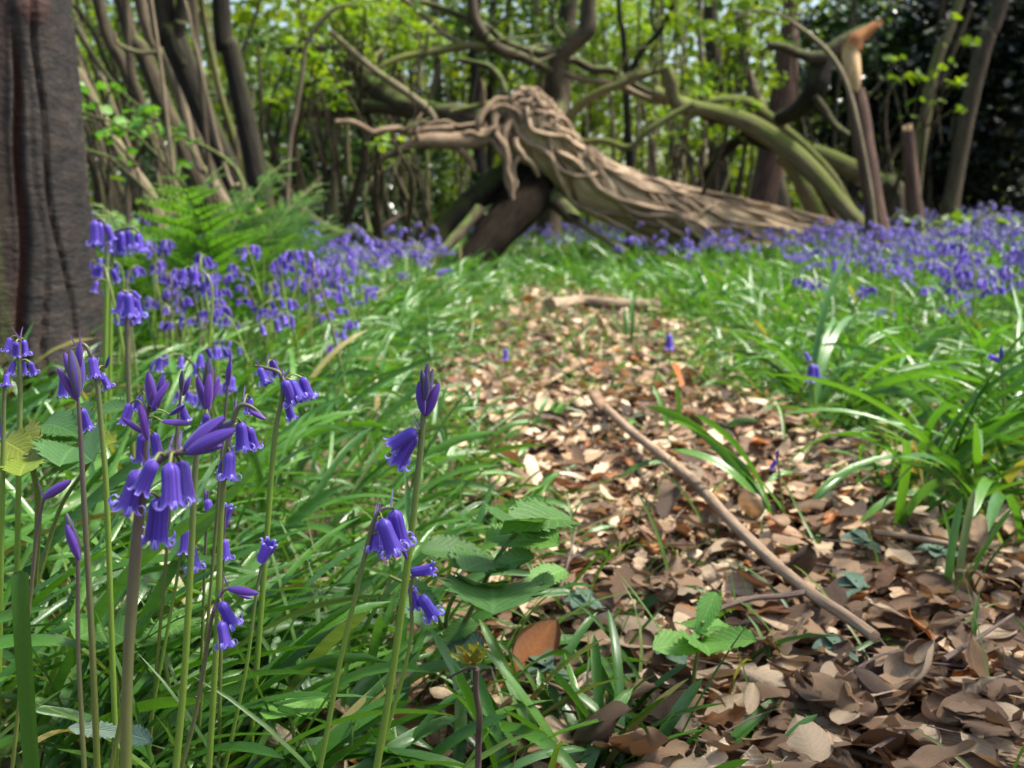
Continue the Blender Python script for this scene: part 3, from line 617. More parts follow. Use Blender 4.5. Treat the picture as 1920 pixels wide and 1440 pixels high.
def build_heroes():
    H = hero
    H('tall bluebell bent over at the tip with fat violet bells and a bud cluster', [(352, 848), (318, 852), (286, 878), (268, 925), (255, 1010), (245, 1150), (238, 1300), (236, 1440)], .365, 20,
      [('f', 318, 866, 322, 955, 1, -.006), ('f', 262, 880, 236, 958, 0, -.004), ('f', 300, 930, 292, 1018, 1, .006), ('f', 338, 862, 348, 945, 3, .008), ('f', 290, 862, 262, 925, 3, -.008),
       ('b', 345, 842, 421, 782, 1, 0), ('b', 347, 846, 436, 790, 2, .006), ('b', 352, 848, 441, 806, 1, -.003), ('b', 340, 850, 418, 836, 0, .004)], stemmat=M_stem_dark)
    H('bluebell topped by a tight fan of upright purple buds beside the birch trunk', [(146, 748), (150, 800), (158, 950), (168, 1120), (176, 1280), (182, 1430)], .43, 12,
      [('b', 146, 752, 108, 690, 0, 0), ('b', 146, 745, 132, 656, 2, -.003), ('b', 147, 742, 152, 668, 1, .003), ('b', 148, 735, 120, 662, 0, .006), ('b', 148, 700, 150, 642, 0, .004), ('f', 152, 765, 164, 805, 1, .004)], stemmat=M_stem_dark)
    H('bluebell whose slim stem arches over in front of the birch bark', [(145, 652), (155, 645), (168, 660), (180, 700), (190, 800), (200, 930), (208, 1150)], .50, 10,
      [('f', 172, 668, 180, 712, 1, 0), ('f', 190, 700, 206, 730, 0, .006), ('b', 150, 648, 138, 690, 0, 0), ('b', 198, 690, 205, 668, 0, .01), ('f', 120, 705, 118, 745, 3, .01)])
    H('bluebell with a crown of dark purple buds above one star shaped open flower', [(388, 770), (378, 800), (366, 880), (358, 1050), (346, 1260), (330, 1440)], .41, 13,
      [('b', 388, 770, 370, 706, 0, 0), ('b', 388, 772, 392, 700, 0, -.005), ('b', 389, 766, 412, 710, 0, .002), ('b', 388, 752, 391, 672, 2, .002), ('b', 389, 755, 402, 690, 2, .005), ('f', 388, 776, 384, 802, 4, -.008)])
    H('bluebell with splayed side buds on long stalks and an upright bud spray', [(282, 738), (276, 780), (274, 830), (268, 960), (255, 1120), (240, 1280), (212, 1420)], .41, 9,
      [('b', 290, 770, 278, 698, 1, 0), ('b', 292, 768, 306, 702, 0, .002), ('b', 285, 766, 317, 716, 0, -.003), ('b', 276, 825, 262, 758, 0, -.002), ('b', 270, 812, 230, 784, 0, .003), ('b', 304, 791, 358, 794, 0, -.001), ('b', 318, 778, 346, 760, 0, .004),
       ('f', 288, 810, 297, 856, 3, .004), ('f', 268, 812, 268, 865, 1, .008), ('f', 245, 755, 232, 800, 3, .01), ('f', 262, 742, 256, 770, 4, .012)], stemmat=M_stem_dark)
    H('bluebell hung with pale curled bells and a bent over top', [(492, 780), (470, 762), (448, 762), (434, 800), (422, 870), (414, 980), (408, 1160), (392, 1440)], .44, 11,
      [('f', 432, 846, 428, 902, 2, -.002), ('f', 452, 790, 456, 846, 0, .004), ('f', 466, 800, 478, 842, 1, .008), ('b', 466, 770, 498, 786, 1, 0), ('b', 445, 778, 440, 752, 0, .004), ('f', 418, 862, 414, 888, 3, .01), ('f', 470, 745, 464, 778, 1, .012)])
    H('bluebell with bells strung out sideways from a leaning stem tip', [(478, 686), (500, 690), (526, 702), (530, 740), (518, 800), (508, 900), (500, 1010)], .58, 10,
      [('f', 486, 688, 500, 722, 0, 0), ('f', 508, 674, 522, 706, 1, .006), ('f', 532, 712, 552, 758, 0, -.004), ('f', 546, 712, 566, 752, 2, 0), ('f', 566, 706, 582, 750, 0, .004), ('f', 536, 752, 548, 786, 1, .008), ('b', 520, 700, 510, 674, 0, .005)])
    H('small bluebell with two tiers of bells against the mossy birch base', [(38, 632), (36, 660), (38, 720), (36, 820), (34, 960)], .62, 10,
      [('f', 20, 632, 12, 662, 1, 0), ('f', 44, 636, 48, 668, 0, .004), ('f', 30, 640, 30, 668, 3, -.004), ('f', 26, 676, 18, 704, 1, 0), ('f', 42, 676, 46, 704, 0, .004), ('f', 56, 678, 64, 702, 2, 0)])
    H('short bluebell with one ruffled pale bell near the birch base', [(10, 690), (8, 730), (6, 820), (4, 960)], .56, 9, [('f', 12, 700, 12, 726, 2, 0), ('f', 2, 795, 0, 822, 3, .01)])
    H('bluebell stalk ending in a single drooping closed bud', [(98, 920), (86, 930), (78, 950), (68, 1010), (58, 1110)], .47, 7, [('b', 82, 934, 132, 902, 1, 0), ('b', 84, 934, 118, 912, 0, .004)], stemmat=M_stem_dark)
    H('bluebell with a leaning bundle of unopened slate purple buds', [(128, 985), (140, 1020), (146, 1060), (146, 1200), (152, 1330), (158, 1440)], .40, 9,
      [('b', 148, 1050, 124, 984, 0, -.003), ('b', 149, 1046, 136, 988, 2, .002), ('b', 140, 1010, 124, 962, 2, .003)], stemmat=M_stem_dark)
    H('low bluebell with a sideways bud and two small bells', [(440, 1106), (422, 1106), (408, 1126), (396, 1164), (384, 1240), (366, 1340), (340, 1440)], .43, 8,
      [('b', 428, 1104, 484, 1113, 1, 0), ('b', 446, 1116, 474, 1122, 0, .003), ('f', 414, 1128, 438, 1174, 0, -.002), ('f', 414, 1164, 424, 1216, 2, -.005)], stemmat=M_stem_dark)
    H('tall bluebell with a green tipped bud spike rising over the litter path', [(800, 690), (798, 730), (793, 790), (786, 870), (770, 1010), (752, 1150), (730, 1300), (706, 1440)], .46, 14,
      [('b', 794, 776, 786, 716, 1, -.003), ('b', 799, 780, 822, 718, 1, -.001), ('b', 797, 768, 809, 704, 0, .003), ('b', 795, 745, 791, 694, 2, -.004), ('b', 796, 742, 802, 682, 2, 0), ('b', 797, 744, 812, 692, 2, -.002), ('b', 797, 750, 800, 700, 2, -.006), ('f', 782, 806, 728, 838, 3, -.002), ('f', 778, 814, 744, 872, 1, .002)], stemmat=M_stem)
    H('bluebell with one tight cluster of curl tipped bells on a curved neck', [(738, 952), (718, 955), (704, 970), (692, 1010), (668, 1110), (638, 1240), (600, 1440)], .43, 10,
      [('f', 706, 976, 704, 1036, 0, .004), ('f', 716, 972, 742, 1040, 2, -.004), ('f', 738, 955, 752, 1024, 0, .006), ('f', 722, 976, 726, 1032, 2, .009), ('b', 752, 1020, 764, 1050, 0, 0)])
    H('low bluebell with slender bells behind the tall budded stem', [(790, 1068), (776, 1075), (770, 1110), (772, 1180), (762, 1240), (740, 1320)], .50, 8,
      [('f', 770, 1074, 816, 1066, 3, 0), ('f', 772, 1098, 782, 1142, 1, .002), ('f', 788, 1116, 816, 1158, 0, -.002)])
    H('little bluebell with one half opened bell among the strap leaves', [(494, 1052), (486, 1080), (478, 1130), (464, 1240), (446, 1330)], .52, 7, [('f', 488, 1056, 506, 1014, 3, 0), ('b', 490, 1054, 520, 1018, 0, .003)])
    H('bluebell with faded lilac bells half hidden behind the thick stem', [(352, 980), (346, 1010), (336, 1060), (320, 1150)], .56, 6, [('f', 350, 985, 348, 1040, 3, 0), ('f', 356, 1020, 366, 1070, 0, .004)])
    H('bluebell with small upright bells in front of the wide leaf', [(424, 950), (420, 990), (417, 1060), (415, 1180)], .54, 7, [('f', 420, 1010, 424, 1052, 1, 0), ('f', 418, 990, 428, 946, 3, .004), ('b', 422, 980, 432, 945, 0, .006)], stemmat=M_stem_dark)
    H('slim bluebell with a lilac bud pair above the shaded leaves', [(390, 920), (388, 960), (384, 1060), (380, 1180)], .60, 6, [('f', 388, 935, 396, 975, 3, 0), ('b', 388, 950, 384, 918, 0, .004)], stemmat=M_stem_dark)
    H('bluebell carrying a single slim upright bud', [(430, 688), (426, 730), (420, 800), (412, 900)], .55, 6, [('b', 427, 722, 432, 676, 0, 0)], stemmat=M_stem_dark)
    H('bluebell with dark budlets leaning together behind the open flowers', [(346, 712), (338, 750), (330, 830), (320, 950)], .56, 6, [('b', 340, 735, 342, 695, 2, 0), ('b', 342, 742, 356, 706, 1, .003), ('f', 336, 755, 350, 790, 3, .006)], stemmat=M_stem_dark)
    H('bluebell with a full bell cluster glowing beside the birch edge', [(232, 545), (240, 560), (238, 620), (242, 740), (246, 800)], .95, 10,
      [('f', 228, 546, 226, 590, 0, 0), ('f', 240, 548, 244, 596, 1, -.01), ('f', 252, 556, 262, 598, 0, .01), ('f', 236, 570, 234, 612, 2, .012), ('f', 250, 575, 256, 608, 1, .005), ('f', 248, 545, 262, 560, 3, 0)], stemmat=M_stem_dark)
    H('bluebell with long bells on a high arching stem tip beside the ferns', [(176, 415), (190, 412), (198, 430), (200, 520), (198, 640)], 1.25, 8, [('f', 178, 412, 180, 462, 1, 0), ('f', 186, 416, 190, 466, 0, .01), ('f', 198, 420, 212, 452, 3, 0)])
    H('bluebell with a drooping line of bells in front of the ferns', [(262, 438), (250, 428), (228, 430), (212, 450), (208, 560), (206, 680)], 1.3, 8, [('f', 212, 440, 204, 476, 0, 0), ('f', 226, 432, 228, 480, 1, .01), ('f', 240, 430, 246, 466, 0, 0), ('f', 258, 436, 264, 474, 1, .02)])
    H('lone small bluebell leaning over the litter beside the arching tuft', [(1452, 838), (1458, 860), (1462, 900), (1472, 985)], 1.05, 4, [('b', 1456, 862, 1460, 842, 0, 0), ('f', 1456, 862, 1446, 880, 3, 0)], stemmat=M_stem_dark)
    H('lone bluebell with hanging bells at the far edge of the litter', [(1505, 655), (1514, 665), (1522, 690), (1528, 770)], 1.55, 5, [('f', 1508, 660, 1518, 676, 3, 0), ('f', 1522, 682, 1520, 716, 1, 0), ('f', 1528, 684, 1532, 714, 1, .01)])
    H('bluebell with two dark buds standing over the shaded bank', [(1878, 650), (1878, 680), (1882, 760), (1884, 850)], 1.2, 6, [('b', 1878, 682, 1878, 650, 1, 0), ('f', 1876, 678, 1854, 668, 3, 0)], stemmat=M_stem_dark)
    H('single faded bell low on the grassy middle of the path', [(948, 652), (950, 670), (950, 720)], 2.05, 4, [('f', 948, 654, 948, 676, 1, 0)])
    H('single bell standing by the tuft where the path narrows', [(1252, 622), (1256, 640), (1256, 700)], 2.2, 4, [('f', 1254, 626, 1256, 656, 1, 0)])
build_heroes()

def bell_plant(seed, detail):
    """generic flowering bluebell at the origin, nodding towards +x"""
    r = np.random.RandomState(seed); h = r.uniform(.20, .31); nod = r.uniform(.02, .045); n = r.randint(5, 9)
    ln = r.normal(0, .03, 2)
    top = [np.array((0, 0, -.01)), np.array((ln[0]*.3, ln[1]*.3, h*.4)), np.array((ln[0]*.7, ln[1]*.7, h*.75)), np.array((ln[0]+nod*.3, ln[1], h*.94)), np.array((ln[0]+nod, ln[1], h)), np.array((ln[0]+nod*1.7, ln[1], h*.985))]
    C = catmull(top, 6); fl = []
    stem = tube(top, [.0022, .0019, .0014, .0008], 6 if detail else 4, 3 if detail else 1)
    V, Q, T, U = stem.arrays(); U = U.copy(); U[:, 1] /= U[:, 1].max(); stem = Geo().add(V, Q, T, U)
    for k in range(n):
        t = .62 + .38*k/(n-1); i = min(int(t*(len(C)-1)), len(C)-1); a = r.uniform(-1.5, 1.5)
        off = np.array((math.cos(a), math.sin(a), 0))*r.uniform(.006, .013); p = C[i] + off + np.array((0, 0, .002))
        d = np.array((off[0]*25, off[1]*25, -1+.5*(t > .93)*r.uniform(0, 1))) + r.normal(0, .15, 3)
        kind = 'b' if t > .95 else 'f'
        fl.append((kind, p, d, r.uniform(.015, .021), r.uniform(0, 6)))
        stem.geo(tube([C[i], (C[i]+p)/2+np.array((0, 0, .003)), p], .0006, 4, 1))
    return stem, fl
def build_bluebells():
    r = np.random.RandomState(77); X = []
    def zone(n, y0, y1, fx0, fx1, dens):
        y = np.sqrt(r.uniform(y0**2, y1**2, n)); x = fx0(y) + r.uniform(0, 1, n)*(fx1(y)-fx0(y))
        k = dens(x, y)*(1-litter_mask(x, y)); keep = r.uniform(0, 1, n) < k; X.append(np.stack((x, y[:]), 1)[keep])
    e = lambda y: .5*y+.2
    zone(46, .92, 1.5, lambda y: -e(y), lambda y: -.16*y-.08, lambda x, y: .8+0*x)
    zone(520, 1.4, 3.2, lambda y: -e(y), lambda y: -.10*y-.07, lambda x, y: .45+.55*(sins(x, y, 5, 8) > -.1))
    zone(800, 3.0, 5.6, lambda y: -e(y), lambda y: -.055*y-.05+0*y, lambda x, y: .5+.5*(sins(x, y, 3, 9) > -.2))
    zone(300, 1.7, 3.4, lambda y: .22*y+.10, lambda y: e(y), lambda x, y: smooth(.25, .44, x/y)*smooth(1.5, 2.6, y))
    zone(1250, 3.2, 8.5, lambda y: .26*y+.0, lambda y: e(y), lambda x, y: smooth(.23, .33, x/y))
    zone(330, 4.2, 6.2, lambda y: .10*y, lambda y: .30*y, lambda x, y: .4+0*x)
    zone(2300, 6.2, 13, lambda y: -e(y), lambda y: e(y), lambda x, y: .35+.65*(sins(x, y, 1.7, 10) > -.15))
    A = np.concatenate(X); x, y = A[:, 0], A[:, 1]; z = gz(x, y)
    # keep clear of the fallen trunk
    pos = np.stack((x, y, z), 1); order = np.argsort(y); pos = pos[order]
    pos = pos[~((pos[:, 0]/pos[:, 1] < -.385) & (pos[:, 1] < 2.6))]
    az = r.uniform(0, 6.28, len(pos)); sc = r.uniform(.60, .95, len(pos))
    px, py, d = proj(pos+np.array((0, 0, .25))); vis = (px > -10) & (px < 1930) 
    idx = np.where(vis)[0]; near, midd = idx[:85], idx[85:270]; rest = np.setdiff1d(np.arange(len(pos)), idx[:270])
    # near: thing > stem, flowers
    lowf = make_mesh('flower', flower_geo(9, 3, 3.2, seed=9), M_petal); protos = []
    for k in range(7):
        st, fl = bell_plant(500+k, 1); protos.append((make_mesh('stem', st, M_stem_dark if k % 3 == 0 else M_stem), fl))
    def sc_of(p): return sc[int(np.argmin(np.abs(pos-p).sum(1)))]
    def lab(p):
        ax = p[0]/p[1]; y = p[1]; fx = ('below the bracken at the birch edge', 'below the tallest feathery bracken', 'below the raised curling frond', 'below the bracken arching by the leaning trunks', 'below the small bracken by the ground branch')[int(np.argmin([abs(ax*2000+960-q) for q in (225, 310, 400, 480, 560)]))]
        if p[0] < 0 and y < 2.6 and -.385 < ax < -.17: fx = ('tall ' if sc_of(p) > .86 else 'short ') + 'violet bluebell with nodding bells standing ' + fx; return fx, 'bluebells below the bracken'
        if p[0] < 0:
            k = ('close beside the birch trunk' if ax < -.33 and y < 2.2 else 'at the foot of the bracken' if ax < -.20 and y < 2.6 else 'between the bracken and the path' if y < 2.6 else 'behind the bracken below the leaning trunks' if ax < -.2 else 'in front of the ground branch of the fallen tree')
        else:
            k = 'at the grassy path edge' if ax < .28 else 'in front of the mossy arched trunk' if ax < .33 else 'in front of the snapped snag' if ax < .38 else 'in front of the cut stump' if ax < .42 else 'in front of the leaning grey pole' if ax < .455 else 'on the shaded bank below the dark yews'
        d_ = 'near, clearly separate' if y < 2 else 'soft violet'
        return ('violet bluebell of nodding bells standing ' if y < 2.1 else 'small violet bluebell standing ') + k, 'bluebells ' + k
    for i in near:
        st, fl = protos[i % 7]; s = sc[i]; l, g = lab(pos[i])
        root = empty('bluebell', pos[i], l, 'flower', g); root.rotation_euler = (0, 0, az[i]); root.scale = (s, s, s)
        link('stem', st, root)
        for kind, p, dd, ln, sp in fl:
            link('flower' if kind == 'f' else 'bud', lowf if kind == 'f' else BUDS[0], root, orient(p, dd, ln, sp))
    lf = low_flower(); lb = bud_geo(5, 6)
    def whole(k):
        st, fl = bell_plant(600+k, 0); b = Geo(); n0 = st.arrays()
        for kind, p, dd, ln, sp in fl: b.geo((lf if kind == 'f' else lb).xf(orient(p, dd, ln*1.1, sp)))
        return st, b
    W = [whole(k) for k in range(8)]
    mes = []
    for st, b in W:      # one mesh, two materials: flowers then stem
        g = Geo().geo(b).geo(st); me = make_mesh('bluebell', g, M_petal_far); me.materials.append(M_stem)
        nb = len(b.arrays()[1]); V, Q, T, U = st.arrays(); nq = len(g.arrays()[1]); ntri = len(g.arrays()[2])
        mi = np.zeros(nq+ntri, np.int32); mi[nb:nq] = 1; mi[nq:] = 1; me.polygons.foreach_set('material_index', mi); mes.append(me)
    for i in midd:
        M = np.eye(4); c, s_ = math.cos(az[i]), math.sin(az[i]); M[:2, :2] = ((c, -s_), (s_, c)); M[:3, :3] *= sc[i]; M[:3, 3] = pos[i]
        l, g = lab(pos[i]); tag(link('bluebell', mes[i % 8], None, M), l, 'flower', g)
    z0 = np.zeros(len(rest)); R = eulerM(az[rest], z0, z0); pk = r.randint(0, 8, len(rest))
    st = scatter([a for a, b in W], pk, R, pos[rest], sc[rest]); fl = scatter([b for a, b in W], pk, R, pos[rest], sc[rest]*1.0)
    g = Geo().geo(fl).geo(st); me = make_mesh('bluebell_drift', g, M_petal_far); me.materials.append(M_stem)
    nb = len(fl.arrays()[1]); V, Q, T, U = g.arrays(); mi = np.ones(len(Q)+len(T), np.int32); mi[:nb] = 0; me.polygons.foreach_set('material_index', mi)
    tag(link('bluebell_drift', me), 'hazy violet drift of bluebells stretching away between the trees', 'flowers', None, 'stuff')
build_bluebells()

# ------------------------------------------------------------------ brambles, sapling, seedlings
def place_leaf(root, g, mat, px, py, Y, tx, ty, tY, lenscale=1.0, tilt=0.0, parent=None):
    """leaf base at pixel (px,py,Y), tip at (tx,ty,tY); tilt turns it round its midrib"""
    a = P(px, py, Y); b = P(tx, ty, tY); d = b-a; L = np.linalg.norm(d)*lenscale; d = d/np.linalg.norm(d)
    x = np.cross(d, (0, -.62, .78)); x /= np.linalg.norm(x)+1e-9; zz = np.cross(x, d)
    c, s = math.cos(tilt), math.sin(tilt); x, zz = c*x+s*zz, c*zz-s*x
    M = np.eye(4); M[:3, 0] = x*L; M[:3, 1] = d*L; M[:3, 2] = zz*L; M[:3, 3] = a
    return part('leaf', g.xf(M), mat, root, True, parent)
def serr(W=.72, seed=0, fold=.25, curl=-.5, n=13, amp=.38, pleat=.022, prof=None):
    return grid_leaf(n*2+1, 7, (prof or p_serr)(n, amp), fold, curl, 0, pleat, .01, seed, 1, W)
def stem_px(root, pts, w0, w1, mat, name='stem'):
    q = [P(*p) for p in pts]; return part(name, tube(q, [w0/2, w1/2], 7, 5, .06, 3), mat, root)
M_bstem = simple_mat('bramble_cane', (.13, .17, .04), .5, .5, 40)
def build_plants():
    G = lambda px, py: P(px, py, CAM_Z/(CAM_Z-P(px, py, 1.0)[2]))
    # bramble in the middle
    b = G(835, 1235); root = empty('bramble', b, 'bramble with toothed green leaflets spreading between the two tall bluebells and the path', 'plant')
    Yb = b[1]-.06
    stem_px(root, [(832, 1330, Yb+.02), (835, 1238, Yb), (880, 1150, Yb-.02), (930, 1050, Yb-.04), (985, 975, Yb-.05)], .0042, .0026, M_bstem)
    stem_px(root, [(830, 1225, Yb), (850, 1120, Yb-.02), (930, 1100, Yb-.03), (1000, 1094, Yb-.03)], .0035, .0022, M_bstem)
    stem_px(root, [(845, 1215, Yb), (800, 1120, Yb-.03), (730, 1080, Yb-.05)], .003, .002, M_bstem)
    for k, (x0, y0, x1, y1, dy0, dy1, W, t, m) in enumerate((
        (985, 978, 1086, 968, -.06, -.02, .72, .25, M_bramble), (982, 975, 940, 972, -.05, -.09, .85, -.2, M_bramble), (985, 985, 1046, 1010, -.05, -.07, .66, .3, M_bramble),
        (960, 1010, 1060, 1018, -.05, -.08, .6, .2, M_nettle), (928, 1060, 1010, 1042, -.05, -.07, .55, .1, M_bramble), (925, 1095, 927, 1152, -.045, -.11, .95, .1, M_bramble),
        (990, 1094, 1042, 1096, -.03, -.05, .7, .2, M_bramble), (905, 1095, 885, 1092, -.03, -.07, .8, 0, M_bramble), (930, 1050, 860, 1068, -.04, -.08, .75, -.2, M_bramble),
        (880, 1030, 775, 1030, -.04, -.05, .55, -.1, M_bramble), (890, 1040, 840, 1062, -.04, -.06, .8, .1, M_bramble), (960, 1000, 905, 1010, -.04, -.06, .6, .2, M_nettle),
        (800, 1120, 742, 1095, -.05, -.04, .7, .1, M_bramble), (780, 1110, 790, 1180, -.05, -.08, .7, .2, M_bramble), (1000, 1094, 1070, 1060, -.03, 0.0, .5, .1, M_nettle),
        (840, 1190, 905, 1165, -.02, -.02, .6, 0, M_bramble), (845, 1205, 915, 1215, -.02, -.04, .6, 0, M_greyleaf))):
        place_leaf(root, serr(W*1.1, k), m, x0, y0, Yb+dy0, x1, y1, Yb+dy1, 1.25, t)
    # nettle-leaved sapling on the litter
    b = G(1293, 1345); Yb = b[1]; root = empty('sapling', b, 'young sapling with pointed toothed leaves standing up from the litter', 'plant')
    stem_px(root, [(1293, 1345, Yb), (1302, 1260, Yb-.005), (1318, 1165, Yb-.015)], .0034, .0022, M_bstem)
    for k, (x0, y0, x1, y1, dy0, dy1, W, t, m) in enumerate((
        (1316, 1172, 1352, 1086, -.015, .0, .58, .1, M_nettle), (1316, 1205, 1456, 1196, -.015, -.05, .42, .15, M_nettle), (1312, 1208, 1192, 1216, -.012, -.05, .42, -.1, M_nettle),
        (1316, 1182, 1372, 1160, -.012, .03, .45, .2, M_nettle), (1314, 1180, 1262, 1162, -.012, .03, .42, -.2, M_nettle), (1314, 1200, 1340, 1232, -.012, -.09, .5, .1, M_nettle))):
        place_leaf(root, serr(W, k+30, .3, -.35, 15, .30, .020, p_lance), m, x0, y0, Yb+dy0, x1, y1, Yb+dy1, 1.05, t)
    # bramble beside the birch base
    b = np.array((P(60, 1100, .62)[0], .62, 0)); b[2] = gz(b[0], b[1]); root = empty('bramble', b, 'bramble with dark pleated leaves and yellow green new leaves beside the birch base', 'plant')
    stem_px(root, [(62, 1120, .62), (72, 960, .60), (62, 880, .59), (50, 850, .58)], .0045, .003, M_bstem)
    stem_px(root, [(64, 1115, .62), (110, 960, .62), (160, 880, .60), (190, 830, .60)], .003, .002, M_bstem)
    for k, (x0, y0, x1, y1, y0d, y1d, W, t, m) in enumerate((
        (50, 850, -10, 815, .58, .60, .8, .2, M_bramble_y), (56, 846, 30, 795, .58, .62, .7, .4, M_bramble_y), (55, 858, 30, 900, .58, .54, .8, .1, M_bramble_y), (60, 850, 66, 812, .58, .63, .4, .5, M_nettle),
        (138, 835, 105, 882, .60, .55, .95, .35, M_bramble), (142, 835, 182, 872, .60, .55, .8, -.3, M_bramble), (150, 805, 200, 765, .62, .66, .8, .3, M_bramble), (150, 805, 110, 775, .62, .66, .9, .2, M_bramble),
        (165, 830, 238, 822, .62, .60, .5, .1, M_bramble_y), (120, 800, 60, 790, .62, .66, .6, 0, M_bramble), (180, 770, 260, 760, .68, .66, .5, .1, M_bramble))):
        place_leaf(root, serr(W, k+50), m, x0, y0, y0d, x1, y1, y1d, 1.05, t)
    # broad low leaves under the bluebell stems
    for lab, L in (('pale green toothed leaf lying flat over strap leaves right of the thick stem', (540, 1330, .55, 640, 1300, .58, .75, M_nettle)),
                   ('wide pleated dock coloured leaf behind the bluebell stems', (300, 1195, .58, 385, 1140, .63, .8, M_bramble)),
                   ('toothed leaf half hidden behind the leaning bud stem', (200, 1180, .56, 118, 1200, .52, .8, M_bramble)),
                   ('grey backed toothed leaf curling in the dark gap between stems', (225, 1372, .47, 85, 1360, .45, .3, M_greyleaf))):
        b = P(L[0], L[1], L[2]); b[2] = gz(b[0], b[1]); root = empty('bramble_sprig', b, lab, 'plant')
        part('stem', tube([b, (b+P(L[0], L[1], L[2]))/2+np.array((.004, 0, 0)), P(L[0], L[1], L[2])], .0012, 6, 4), M_bstem, root)
        place_leaf(root, serr(L[6], 77+L[0], .15, -.5), L[7], L[0], L[1], L[2], L[3], L[4], L[5], 1.0, .3)
        place_leaf(root, serr(L[6], 79+L[0], .15, -.5), L[7], L[0], L[1], L[2], L[0]*1.6-L[3]*.6, L[1]+22, L[2]-.03, 1.0, -.2)
    # oak seedling
    Yb = .50; b = P(897, 1400, Yb); b[2] = gz(b[0], b[1]); root = empty('oak_seedling', b, 'oak seedling twig topped by tiny yellow bronze unfolding leaves', 'plant')
    stem_px(root, [(896, 1560, Yb), (897, 1402, Yb), (899, 1340, Yb-.01), (892, 1290, Yb-.015), (893, 1254, Yb-.02)], .0034, .003, M_twig)
    stem_px(root, [(892, 1252, Yb-.02), (870, 1256, Yb-.02), (838, 1272, Yb-.015)], .0018, .001, M_twig, 'side_twig')
    for k, (x1, y1, dy, W, t) in enumerate(((834, 1222, 0, .3, .3), (862, 1208, .01, .45, .8), (872, 1226, -.02, .5, .2), (908, 1208, .005, .4, 1.0), (904, 1238, -.02, .55, .2), (852, 1238, -.015, .45, .1), (884, 1212, .015, .4, .6), (914, 1226, .01, .45, .4))):
        place_leaf(root, grid_leaf(10, 5, p_oak, .6, 1.5, 0, 0, .05, k, 1, W*.75), M_oakbud, 888+k % 3*3, 1248, Yb-.02, x1, y1, Yb-.02+dy, 1.05, t)
    # small grey-green seedlings on the litter
    for k, (x, y, lab) in enumerate(((1560, 1252, 'grey green seedling of oval leaves lying on shaded litter below the stick end'), (1590, 1130, 'grey green honeysuckle sprig beside the fork of the long stick'), (1622, 1040, 'grey green sprig of oval leaves at the tip of the short twig'), (1745, 1062, 'grey green leaf pair under the arching tuft at the litter edge'), (1110, 1160, 'dull green sprig of small leaves by the rolled pale leaf'), (1010, 1290, 'dark green small leaved sprig behind the oak seedling'), (1270, 1255, 'grey green sprig tucked behind the young sapling'))):
        b = G(x, y+12); root = empty('seedling', b, lab, 'plant'); r = np.random.RandomState(k+3)
        top = b + np.array((r.uniform(-.006, .006), 0, .025)); part('stem', tube([b, (b+top)/2+np.array((.002, 0, 0)), top], .0009, 6, 4), M_bstem, root)
        for j in range(5):
            a = j*1.3+r.uniform(-.4, .4); L = r.uniform(.022, .034); M = np.eye(4); M[:3, :3] = eulerM(np.array([a]), np.array([r.uniform(-.25, .1)]), np.array([r.uniform(-.3, .3)]))[0]*L; M[:3, 3] = top-np.array((0, 0, .002*j))
            part('leaf', grid_leaf(9, 5, p_oval, .2, -.6, 0, 0, .01, j, 1, .52).xf(M), M_greyleaf, root)
build_plants()

# ------------------------------------------------------------------ sticks
def build_sticks():
    def stick(lab, pts, w, mat=M_stick, side=None, name='dead_stick', z=.012):
        q = []
        for (x, y) in pts:
            p = P(x, y, 1.0); k = (CAM_Z-z)/(CAM_Z-p[2]); q.append(P(x, y, k))
        mid = q[len(q)//2]; root = empty(name, (mid[0], mid[1], gz(mid[0], mid[1])), lab, 'stick')
        part('shaft', tube(q, [w[0]/2, w[1]/2], 9, 6, .10, len(pts)), mat, root)
        if side:
            s = []
            for (x, y) in side: p = P(x, y, 1.0); s.append(P(x, y, (CAM_Z-z)/(CAM_Z-p[2])))
            part('side_twig', tube(s, [w[1]*.22, w[1]*.30], 7, 5, .08, 4), M_twig, root)
    stick('long straight dead stick with a side twig lying slantwise across the path', [(1112, 742), (1180, 806), (1290, 893), (1360, 966), (1440, 1045), (1520, 1112), (1585, 1155), (1640, 1194)], (.013, .0085), M_stick, [(1330, 1148), (1400, 1124), (1460, 1118), (1516, 1110)], z=.03)
    stick('short pale twig lying at the litter edge under the green bank', [(1640, 998), (1700, 1006), (1812, 1026)], (.006, .005), z=.03)
    stick('thin dark twig poking from the shaded litter', [(1770, 1236), (1840, 1192), (1900, 1152)], (.004, .002), M_twig, z=.03)
    stick('thin grey twig beside the bramble leaves', [(1050, 1105), (1066, 1050), (1080, 990)], (.003, .002), M_twig, z=.02)
    stick('slim forked twig lying flat on dark litter near the bent leaves', [(1630, 1410), (1690, 1374)], (.003, .002), M_twig, z=.03)
    stick('pale barkless branch lying across the far end of the path', [(1030, 574), (1090, 566), (1150, 570), (1235, 572)], (.05, .035), M_stick, z=.03, name='fallen_branch')
build_sticks()
def build_debris():
    r = np.random.RandomState(31); g = Geo(); c = 0
    while c < 130:
        y = .5 + r.uniform()**1.3*3.2; x = r.uniform(-.3, .3+.4*y)
        if litter_mask(x, y) < .5: continue
        a = r.uniform(0, 6.28); L = r.uniform(.02, .07); d = np.array((math.cos(a), math.sin(a), r.normal(0, .12)))*L; p = np.array((x, y, float(gz(x, y))+.028))
        g.geo(tube([p-d, p+np.array((0, 0, r.normal(0, .004))), p+d], [r.uniform(.0006, .0016), .0005], 5, 2)); c += 1
    tag(link('twig_litter', make_mesh('twig_litter', g, M_twig)), 'scattered small broken twigs on top of the dead leaves', 'twigs', None, 'stuff')
build_debris()

